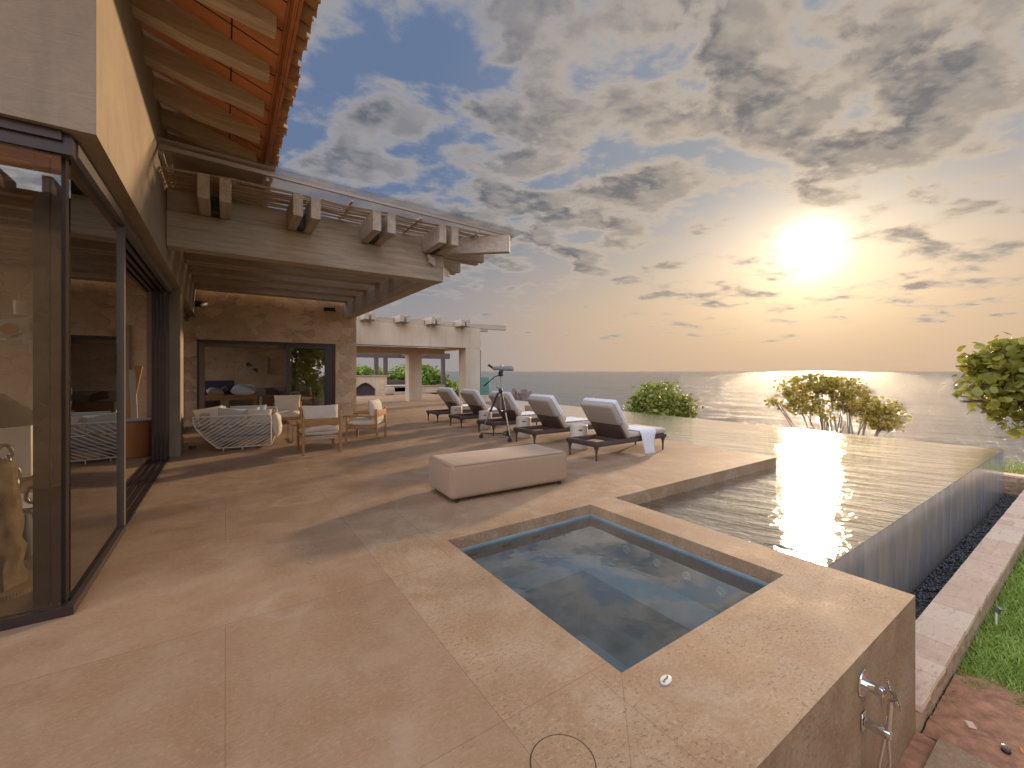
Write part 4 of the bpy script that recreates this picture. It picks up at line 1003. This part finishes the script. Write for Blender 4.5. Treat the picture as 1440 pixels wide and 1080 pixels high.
# lounge chairs ------------------------------------------------------------
def make_chair():
    o = thing('lounge_chair', (0, 0, 0), 'x', 'armchair', 0, 'teak lounge chairs around the slatted table')
    W = .30                                     # rear legs on y=0, front legs on y=.62, facing +y
    for sx in (-1, 1):
        MB().rbox(sx*W-.022, -.022, 0, sx*W+.022, .022, .66, .008, 2, T((0, 0, 0), (R(-1), 0, 0))).build('rear_leg', M['teak'], o, 40, True)
        MB().rbox(sx*W-.022, .60, 0, sx*W+.022, .645, .50, .008, 2).build('front_leg', M['teak'], o, 40, True)
        MB().rbox(sx*W-.035, .02, .50, sx*W+.035, .70, .53, .010, 2).build('armrest', M['teak'], o, 40, True)
        MB().rbox(sx*W-.014, .02, .27, sx*W+.014, .60, .32, .005, 1).build('side_rail', M['teak'], o, 40, True)
    MB().rbox(-W+.022, -.018, .50, W-.022, .016, .625, .006, 2).build('back_slat', M['teakx'], o, 40, True)
    m = MB(); m.rbox(-W+.014, .02, .28, W-.014, .05, .315, .004, 1); m.rbox(-W+.014, .57, .28, W-.014, .60, .315, .004, 1); m.build('seat_frame', M['teakx'], o, 40, True)
    m = MB()
    for k in range(24):
        x = -W+.035+k*(2*W-.07)/23; m.tube([(x, .012, .315), (x, .012, .255), (x, .06, .250), (x, .58, .250), (x, .61, .29)], .006, 5)
    m.build('seat_strap', M['cream'], o, 50, True)
    MB().pillow(.60, .60, .17, T((0, .33, .37)), 16, .010, 3).build('seat_cushion', M['cream'], o, 180, True)
    MB().pillow(.60, .50, .19, T((0, .115, .605), (R(78), 0, 0)), 16, .014, 8).build('back_cushion', M['cream'], o, 180, True)
    return o
ch = make_chair(); CH = [ch, copy_tree(ch), copy_tree(ch)]
for o, (x, y, a, lab) in zip(CH, ((1.40, 7.93, 0, 'teak armchair with cream cushions seen from behind, beside the white wire sofa'), (2.76, 8.98, 56, 'teak armchair with cream cushions seen from its side, right of the group'), (1.32, 12.1, 172, 'teak armchair with cream cushions facing the viewer behind the table'))):
    o.location = (x, y, 0); o.rotation_euler.z = R(a); o['label'] = lab
# coffee table
ct = thing('coffee_table', (1.5, 9.85, 0), 'low slatted teak coffee table on thin metal legs between the chairs', 'table')
for k in range(9): MB().rbox(-.40, -.40+k*.09, .355, .40, -.325+k*.09, .38, .004, 1).build('slat', M['teakx'], ct, 40, True)
m = MB()
for sx in (-1, 1):
    m.tube([(sx*.38, -.38, .352), (sx*.38, -.38, .012), (sx*.38, .38, .012), (sx*.38, .38, .352)], .009, 6)
for sy in (-1, 1): m.tube([(-.38, sy*.38, .345), (.38, sy*.38, .345)], .009, 6)
m.build('frame', M['steel'], ct, 50, True)
# wire sofa ----------------------------------------------------------------
so = thing('wire_sofa', (0, 9.2, 0), 'white woven-wire sofa heaped with pillows in front of the annex', 'sofa', R(-8))
# local: x front(+)/back(-), y away; arm face y=0; x from -.13 (foot) to .80
ZTp, ZBt = .63, .06
def xl(z): t = (z-ZBt)/(ZTp-ZBt); return -.12-.36*math.sin(min(1, max(0, t))*math.pi/2)**1.1
XR = .72
m = MB(); LEN = 1.9
def ybulge(x, z): return -.05*math.sin(math.pi*min(1, max(0, (z-ZBt)/(ZTp-ZBt))))
for yside in (0, LEN):
    sgn = 1 if yside == 0 else -1
    for k in range(22):
        c0 = -1.30+k*.105; pts = []
        for i in range(36):
            x = -.50+i*(XR+.50)/35; u = x-c0
            if u < 0: continue
            z = ZBt+.62*u/(.35+u*.55)*1.0 - .02
            z = ZBt + .95*(1-math.exp(-u*1.15)) - .05 if False else ZBt+u*.72-.10*math.sin(u*2.0)
            if z < ZBt or z > ZTp or x < xl(z): continue
            pts.append((x, yside+sgn*ybulge(x, z), z))
        if len(pts) > 2: m.tube(pts, .0095, 6)
    m.tube([(xl(ZBt+(ZTp-ZBt)*i/12), yside+sgn*ybulge(0, ZBt+(ZTp-ZBt)*i/12), ZBt+(ZTp-ZBt)*i/12) for i in range(13)], .011, 8)
    m.tube([(xl(ZTp), yside, ZTp), (XR-.05, yside, ZTp), (XR-.012, yside, ZTp-.02), (XR, yside, ZTp-.06), (XR, yside, ZBt)], .012, 8)
    m.tube([(xl(ZBt), yside, ZBt), (XR, yside, ZBt)], .012, 8)
    for q in (.18, .75): m.tube([(xl(ZBt)+ (XR-xl(ZBt))*q*.6, yside, 0), (xl(ZBt)+(XR-xl(ZBt))*q*.6, yside, ZBt)], .010, 6)
for k in range(27):
    y0 = -.9+k*.105; pts = []
    for i in range(24):
        t = i/23; z = ZBt+t*(ZTp-ZBt); y = y0+.75*t+.1*math.sin(t*3)
        if 0 <= y <= LEN: pts.append((xl(z), y, z))
    if len(pts) > 2: m.tube(pts, .0095, 6)
m.tube([(xl(ZTp), 0, ZTp), (xl(ZTp), LEN, ZTp)], .012, 8); m.tube([(xl(ZBt), 0, ZBt), (xl(ZBt), LEN, ZBt)], .012, 8); m.tube([(XR, 0, ZBt), (XR, LEN, ZBt)], .012, 8)
m.build('wire_shell', M['whitewire'], so, 60, True)
m = MB(); m.rbox(-.10, .06, .16, XR-.02, LEN-.06, .24, .02, 2); m.build('seat_base', M['greyfab'], so, 60, True)
m = MB(); m.rbox(-.22, .05, .25, XR+.02, LEN-.05, .42, .05, 4); m.build('seat_cushion', M['greyfab'], so, 60, True)
m = MB(); m.rbox(-.40, .02, .40, -.24, LEN-.02, .70, .05, 3); m.build('back_cushion', M['greyfab'], so, 60, True)
so_w = so.matrix_basis
def cushion(x, y, z, rot, w, h, t, mat, lab, seed):
    wp = Matrix.Translation(so.location) @ Euler((0, 0, R(-8))).to_matrix().to_4x4() @ Vector((x, y, z))
    o = MB().pillow(w, h, t, None, 14, .01, seed).build('cushion', M[mat], None, 180); o.location = wp; o.rotation_euler = rot
    tag(o, lab, 'cushion', 'loose cushions on the wire sofa')
cushion(-.26, .18, .62, (R(62), R(-8), R(10)), .46, .36, .16, 'cream', 'cream cushion slumped at the left end of the wire sofa', 1)
cushion(.06, .16, .60, (R(65), R(6), R(-8)), .44, .34, .15, 'stripe', 'grey cushion second from the left on the wire sofa', 2)
cushion(.30, .22, .58, (R(58), R(-10), R(-14)), .46, .34, .15, 'cream', 'pale cushion in the middle of the wire sofa pile', 3)
cushion(.30, .62, .60, (R(70), 0, 0), .62, .36, .16, 'bluefab', 'pale blue cushion standing at the back of the wire sofa', 4)
cushion(.52, .14, .58, (R(80), 0, R(-4)), .42, .30, .14, 'cream', 'upright cream cushion at the right end of the near arm', 5)
cushion(.80, .22, .42, (R(85), 0, R(78)), .34, .46, .15, 'cream', 'cream cushion hanging over the front edge of the wire sofa', 6)
# ================================================================== ANNEX CLUTTER
def world_px(px, yy):
    r_ = (px-720)/588; dd = yy/(c_-r_*s_); return dd*(s_+r_*c_)
tb = thing('wooden_table', (.05, 15.3, 0), 'orange teak table covered with boxes inside the stone annex', 'table')
MB().rbox(-.75, -.4, .70, .75, .4, .745, .006, 1).build('top', M['teakx'], tb, 40, True)
for x in (-.70, .70):
    for y in (-.35, .35): MB().rbox(x-.04, y-.04, 0, x+.04, y+.04, .698, .005, 1).build('leg', M['teak'], tb, 40, True)
MB().rbox(-.66, -.36, .60, .66, -.33, .698, .003, 1).build('apron', M['teakx'], tb, 40, True)
def cl(name, lab, cat, loc, size, mat, rz=0, r=.015, lid=None):
    o = thing(name, loc, lab, cat, R(rz)); w, d_, h = size
    MB().rbox(-w/2, -d_/2, 0, w/2, d_/2, h, r, 2).build('body', M[mat], o, 40, True)
    if lid: MB().rbox(-w/2-.006, -d_/2-.006, h+.001, w/2+.006, d_/2+.006, h+.03, .006, 1).build('lid', M[lid], o, 40, True)
    return o
M['navy'] = plain('navy_card', (.03, .045, .09), .6); M['card'] = plain('cardboard', (.36, .22, .12), .85, .12)
cl('storage_box', 'dark navy box standing at the back of the annex table', 'box', (-.15, 15.45, .747), (.75, .2, .42), 'navy', 3)
def heap(name, lab, cat, loc, w, h, t, mat, rot, seed, grp=None):
    o = MB().pillow(w, h, t, None, 14, .02, seed).build(name, M[mat], None, 180); o.location = loc; o.rotation_euler = rot; tag(o, lab, cat, grp)
heap('folded_blanket', 'crumpled grey cloth on the left of the annex table', 'blanket', (-.25, 15.05, .84), .4, .3, .22, 'greyfab', (.2, .1, .2), 11)
heap('folded_blanket', 'heap of white bedding on the right of the annex table', 'blanket', (.45, 15.05, .87), .62, .4, .28, 'towel', (.15, .08, -.1), 12)
heap('toy', 'small red cloth bundle in front of the navy box', 'bundle', (.0, 15.2, .92), .16, .14, .12, 'brownfab', (.3, .2, .2), 13)
cl('storage_box', 'white box on the annex table right of the navy box', 'box', (.55, 15.5, .747), (.45, .2, .30), 'white', -4)
cl('cardboard_box', 'brown cardboard box on the floor right of the annex table', 'box', (1.35, 15.9, 0), (.8, .5, .62), 'card', 6)
heap('cushion', 'dark brown cushion leaning on the cardboard box in the annex', 'cushion', (1.25, 15.75, .78), .5, .35, .14, 'brownfab', (.5, .2, .3), 14)
heap('cushion', 'grey cushion lying right of the dark brown one in the annex', 'cushion', (1.7, 15.8, .72), .5, .35, .14, 'greyfab', (.3, -.1, -.2), 15)
cl('cardboard_box', 'brown box carrying a white box at the right of the annex', 'box', (2.25, 16.3, 0), (.9, .5, .75), 'card', -3)
cl('storage_box', 'white lidded box on top of the right-hand brown box', 'box', (2.25, 16.3, .752), (.6, .4, .22), 'white', -3, .01, 'white')
cl('cabinet', 'dark low cabinet at the left of the annex room', 'cabinet', (-.75, 17.6, 0), (1.2, .5, .95), 'wicker', 0)
cl('cardboard_box', 'brown crate under the left of the annex table', 'box', (-.85, 15.2, 0), (.6, .5, .70), 'card', 0)
cl('sideboard', 'long pale sideboard along the annex back wall', 'sideboard', (1.2, 18.2, 0), (2.2, .5, .85), 'beige', 0, .02, 'cream')
xa, xb = world_px(344, 18.58), world_px(377, 18.58)
pc = thing('wall_panel', ((xa+xb)/2, 18.57, 1.7), 'blank cream panel hung on the annex back wall', 'panel')
MB().rbox(-(xb-xa)/2, -.02, -.36, (xb-xa)/2, .02, .30, .006, 1).build('panel', plain('cream_panel', (.52, .41, .28), .7), pc, 40, True)
MB().box(-(xb-xa)/2-.02, .0205, -.38, (xb-xa)/2+.02, .028, .32).build('edge', M['plaster2'], pc, None, True)
lp = thing('wall_lamp', (world_px(349, 18.4), 18.52, 1.62), 'silver swing-arm lamp in front of the cream panel', 'lamp')
MB().rbox(-.05, -.03, .02, .05, .02, .14, .01, 1).build('bracket', M['black'], lp, 40, True)
MB().tube([(0, -.03, .08), (.16, -.2, .0), (.2, -.24, -.08)], .012, 6).build('arm', M['steel'], lp, 50, True)
MB().lathe([(.04, .06), (.12, -.06), (.115, -.06), (.03, .05)], 14, T((.24, -.26, -.12), (0, R(35), 0))).build('shade', M['steel'], lp, 50, True)

# ================================================================== HOUSE INTERIOR THINGS
bk = thing('wicker_basket', (-1.30, 9.50, 0), 'round orange wicker basket drum inside the open sliding wall', 'basket')
MB().lathe([(.23, 0), (.25, .02), (.27, .3), (.27, .60), (.25, .62), (.24, .60), (.22, .05), (0, .05)], 28).build('body', M['basket'], bk, 40, True)
MB().lathe([(.272, .0), (.282, .012), (.272, .024)], 28, T((0, 0, .60))).build('rim', M['brownfab'], bk, 40, True)
ez = thing('leaning_boards', (-1.55, 10.9, 0), 'two pale wooden boards leaning against the inner wall behind the basket', 'boards')
MB().rbox(-.06, -.02, 0, .06, .02, 1.6, .005, 1, T((-.1, 0, 0), (R(-9), R(8), 0))).build('board', M['teak'], ez, 40, True)
MB().rbox(-.05, -.02, 0, .05, .02, 1.5, .005, 1, T((.1, 0, 0), (R(-9), R(-3), 0))).build('board', M['beige'], ez, 40, True)
cb = thing('white_cabinet', (-3.05, 7.95, 0), 'white slab cabinet inside the front glass wall', 'cabinet', R(8))
MB().rbox(-1.2, -.30, .12, 1.0, .30, .80, .01, 1).build('body', M['white'], cb, 40, True); MB().rbox(-1.25, -.33, .805, 1.05, .33, .85, .008, 1).build('top', M['brownfab'], cb, 40, True)
MB().box(-1.1, -.25, 0, .9, .25, .118).build('plinth', M['black'], cb, None, True)
lm = thing('stump_lamp', (-1.26, 4.18, 0), 'rough tree-stump lamp with a dark conical shade behind the front glass', 'lamp')
m = MB(); pr = [(.150-.05*k/14+.008*math.sin(k*2.1), .04+.81*k/14) for k in range(15)]; m.lathe(pr, 40); m.v = [(a*(1+.22*mn.noise(Vector((a*22, b_*22, c*5)))), b_*(1+.22*mn.noise(Vector((a*22, b_*22, c*5+3)))), c) for a, b_, c in m.v]
m.build('stump', M['barkpale'], lm, 60, True)
MB().lathe([(.24, 0), (.24, .035), (.0, .036)], 28).build('base', M['wickerlight'], lm, 40, True)
MB().tube([(0, 0, .85), (0, 0, 1.12)], .012, 8).build('stem', M['steel'], lm, 40, True)
MB().lathe([(.05, 1.30), (.26, 1.10), (.255, 1.095), (.045, 1.29)], 24).build('shade', plain('dark_shade', (.06, .045, .04), .7), lm, 40, True)
ch_ = thing('chain_sculpture', (-1.38, 4.85, 0), 'dark upright chain sculpture beside the stump lamp', 'sculpture')
m = MB()
for k in range(7):
    cz = .82-k*.085; cx = -.02+.02*k if k < 4 else .06+.07*(k-3); rt = (R(90), 0, R(90*(k % 2)+25)); pts = []
    for i in range(17):
        a = 2*math.pi*i/16; pts.append((.038*math.cos(a), .062*math.sin(a), 0))
    m.tube(pts, .014, 8, False, T((cx, 0, cz if k < 5 else .45-.03*(k-5)), rt))
m.build('chain', M['steel'], ch_, 60, True); MB().rbox(-.10, -.10, 0, .14, .1, .36, .02, 1).build('plinth', M['basindark'], ch_, 40, True)
rg = thing('rug', (-2.3, 6.7, .002), 'striped grey rug on the floor inside the front glass', 'rug'); MB().rbox(-.8, -.7, .0, 1.0, .6, .012, .004, 1).build('pile', M['stripe'], rg, None, True)
MB().box(-.80, -.73, .0, 1.0, -.703, .008).build('fringe', M['cream'], rg, None, True)
for i, (x, y, z_, h, lab) in enumerate(((-3.2, 7.9, .855, .16, 'shorter white candle cup on the cabinet'), (-3.05, 7.95, .855, .20, 'taller white candle cup on the cabinet'))):
    o = thing('candle_cup', (x+.6, y, z_), lab, 'cup'); MB().lathe([(.045, 0), (.05, .01), (.05, h), (.044, h), (.044, h-.03), (0, h-.03)], 18).build('cup', M['white'], o, 40, True)
    MB().lathe([(.003, 0), (.003, .02)], 6, T((0, 0, h-.03))).build('wick', M['black'], o, 40, True)
# wall flower relief: white petal shells on the inner stone wall
fw = thing('petal_wall_shelf', (-2.05, 7.2, 1.92), 'white ruffled petal-like shelf with orange discs and candle cups', 'shelf')
m = MB()
for k in range(9): m.pillow(.34, .22, .04, T((-.5+k*.13, .02*(k % 2), .05*math.sin(k*1.9)), (R(60), R(12*math.sin(k)), R(20*math.cos(k)))), 8, .02, k)
m.build('petal', M['white'], fw, 180, True)
for k in range(3): MB().lathe([(.07, 0), (.07, .02), (0, .02)], 16, T((-.3+k*.35, -.12, .0), (R(70), 0, 0))).build('disc', M['orange'], fw, 40, True)
for k in range(2): MB().lathe([(.05, 0), (.055, .16), (0, .16)], 16, T((.1+k*.16, -.02, .18))).build('cup', M['white'], fw, 40, True)

# ================================================================== SMALL DECK THINGS
sk = thing('drain_cover', (1.705, 1.21, 0), 'small oval white cover with four dark holes on the deck by the spa', 'cover', R(10))
MB().lathe([(.038, 0), (.038, .003), (.035, .005), (0, .005)], 24, None, 1.0, .62).build('plate', M['white'], sk, 40, True)
m = MB()
for k in range(4): m.lathe([(.0052, 0), (.0052, .0009), (0, .0009)], 10, T((-.021+k*.014, .002*(k % 2), .0051)))
m.build('hole', M['black'], sk, None, True)
mh = thing('access_lid', (1.03, 1.17, 0), 'round travertine access lid with a thin dark joint at the near deck edge', 'lid')
MB().lathe([(.118, .0), (.118, .0015), (0, .0015)], 48).build('lid', M['deck'], mh, None, True)
m = MB(); m.lathe([(.119, .0), (.119, .001), (.1225, .001), (.1225, 0)], 48); m.build('joint', M['black'], mh, None, True)
fl = thing('floor_light', (-.50, 9.75, 0), 'small dark spotlight on the deck at the foot of the plaster pier', 'light')
MB().lathe([(.05, 0), (.05, .015), (0, .015)], 16).build('base', M['steel'], fl, 40, True); MB().rbox(-.06, -.03, .02, .06, .03, .07, .012, 2).build('head', M['black'], fl, 40, True)
fl2 = thing('spike_light', (3.93, .40, -.90), 'small metal spike light standing in the red soil', 'light')
MB().lathe([(.016, 0), (.018, .045), (.02, .05), (.02, .06), (.012, .064), (0, .064)], 14).build('body', M['steel'], fl2, 40, True); MB().lathe([(.0205, .028), (.0225, .034), (.0205, .04)], 14).build('ring', M['black'], fl2, 40, True)
fl3 = thing('spike_light', (5.9, .66, -.93), 'small white spike light in the grass against the border wall', 'light')
MB().tube([(0, 0, 0), (0, 0, .16)], .008, 8).build('spike', M['white'], fl3, 40, True); MB().lathe([(.018, .0), (.026, .05), (.02, .055), (0, .055)], 14, T((0, 0, .15), (R(25), 0, 0))).build('head', M['steel'], fl3, 40, True)
for i, (x, y, s__, lab) in enumerate(((4.02, .56, .03, 'pale flat stone lying on the red soil'),)):
    m = MB(); m.rbox(-s__, -s__*.7, 0, s__, s__*.7, .012, .004, 1); o = m.build('stone', M['flag'], None); o.location = (x, y, -.868); o.rotation_euler.z = .5; tag(o, lab, 'stone')
for i, (x, y, rz, mt_, lab) in enumerate(((4.02, .345, .3, 'orange', 'yellow fallen leaf on the soil near the paving'), (4.12, .325, 1.2, 'brownfab', 'curled brown fallen leaf beside the yellow leaf'))):
    m = MB(); m.add([(-.03, 0, 0), (-.012, -.009, .004), (.02, -.007, .006), (.034, 0, .002), (.02, .008, .006), (-.012, .01, .004)], [(0, 1, 2, 3, 4, 5)]); o = m.build('fallen_leaf', M[mt_], None); o.location = (x, y, -.872); o.rotation_euler = (.1, 0, rz); tag(o, lab, 'leaf')
# shower ---------------------------------------------------------------------
shw = thing('outdoor_shower', (2.70, DY-.001, -.15), 'chrome hand shower with round valve and hose on the deck side wall', 'shower')
FW = R(90)
MB().lathe([(.0, 0), (.066, .0), (.068, .004), (.064, .009), (.0, .011)], 36, T((0, 0, 0), (FW, 0, 0))).build('valve_plate', M['chrome'], shw, 40, True)
MB().lathe([(.024, .008), (.024, .05), (.028, .055), (.028, .085), (.022, .09), (0, .09)], 24, T((0, 0, 0), (FW, 0, 0))).build('valve', M['chrome'], shw, 40, True)
MB().rbox(-.006, -.085, -.075, .006, -.072, 0, .004, 1).build('lever', M['chrome'], shw, 40, True)
MB().rbox(-.028, -.008, -.24, .028, -.0005, -.15, .003, 1).build('bracket_plate', M['chrome'], shw, 40, True)
MB().rbox(-.018, -.115, -.215, .018, -.008, -.175, .006, 2).build('bracket', M['chrome'], shw, 40, True)
hs = MB(); hs.tube([(0, -.10, -.215), (0, -.10, -.17), (.0, -.105, -.10), (.0, -.11, -.02)], [.011, .013, .012, .011], 12); hh = hs.build('hand_shower', M['chrome'], shw, 50, True)
q = MB().lathe([(0, -.006), (.048, -.005), (.055, 0), (.048, .006), (0, .008)], 32, T((0, -.117, .015), (R(72), 0, R(38))), 1., 1.35); o = q.build('shower_head', M['chrome'], shw, 50, True); o.parent = hh
MB().tube([(-.005, -.09, -.215), (-.01, -.07, -.35), (-.03, -.06, -.55), (.0, -.05, -.68), (.05, -.07, -.55), (.03, -.10, -.35), (0, -.10, -.22)], .0075, 10).build('hose', M['chrome'], shw, 60, True)
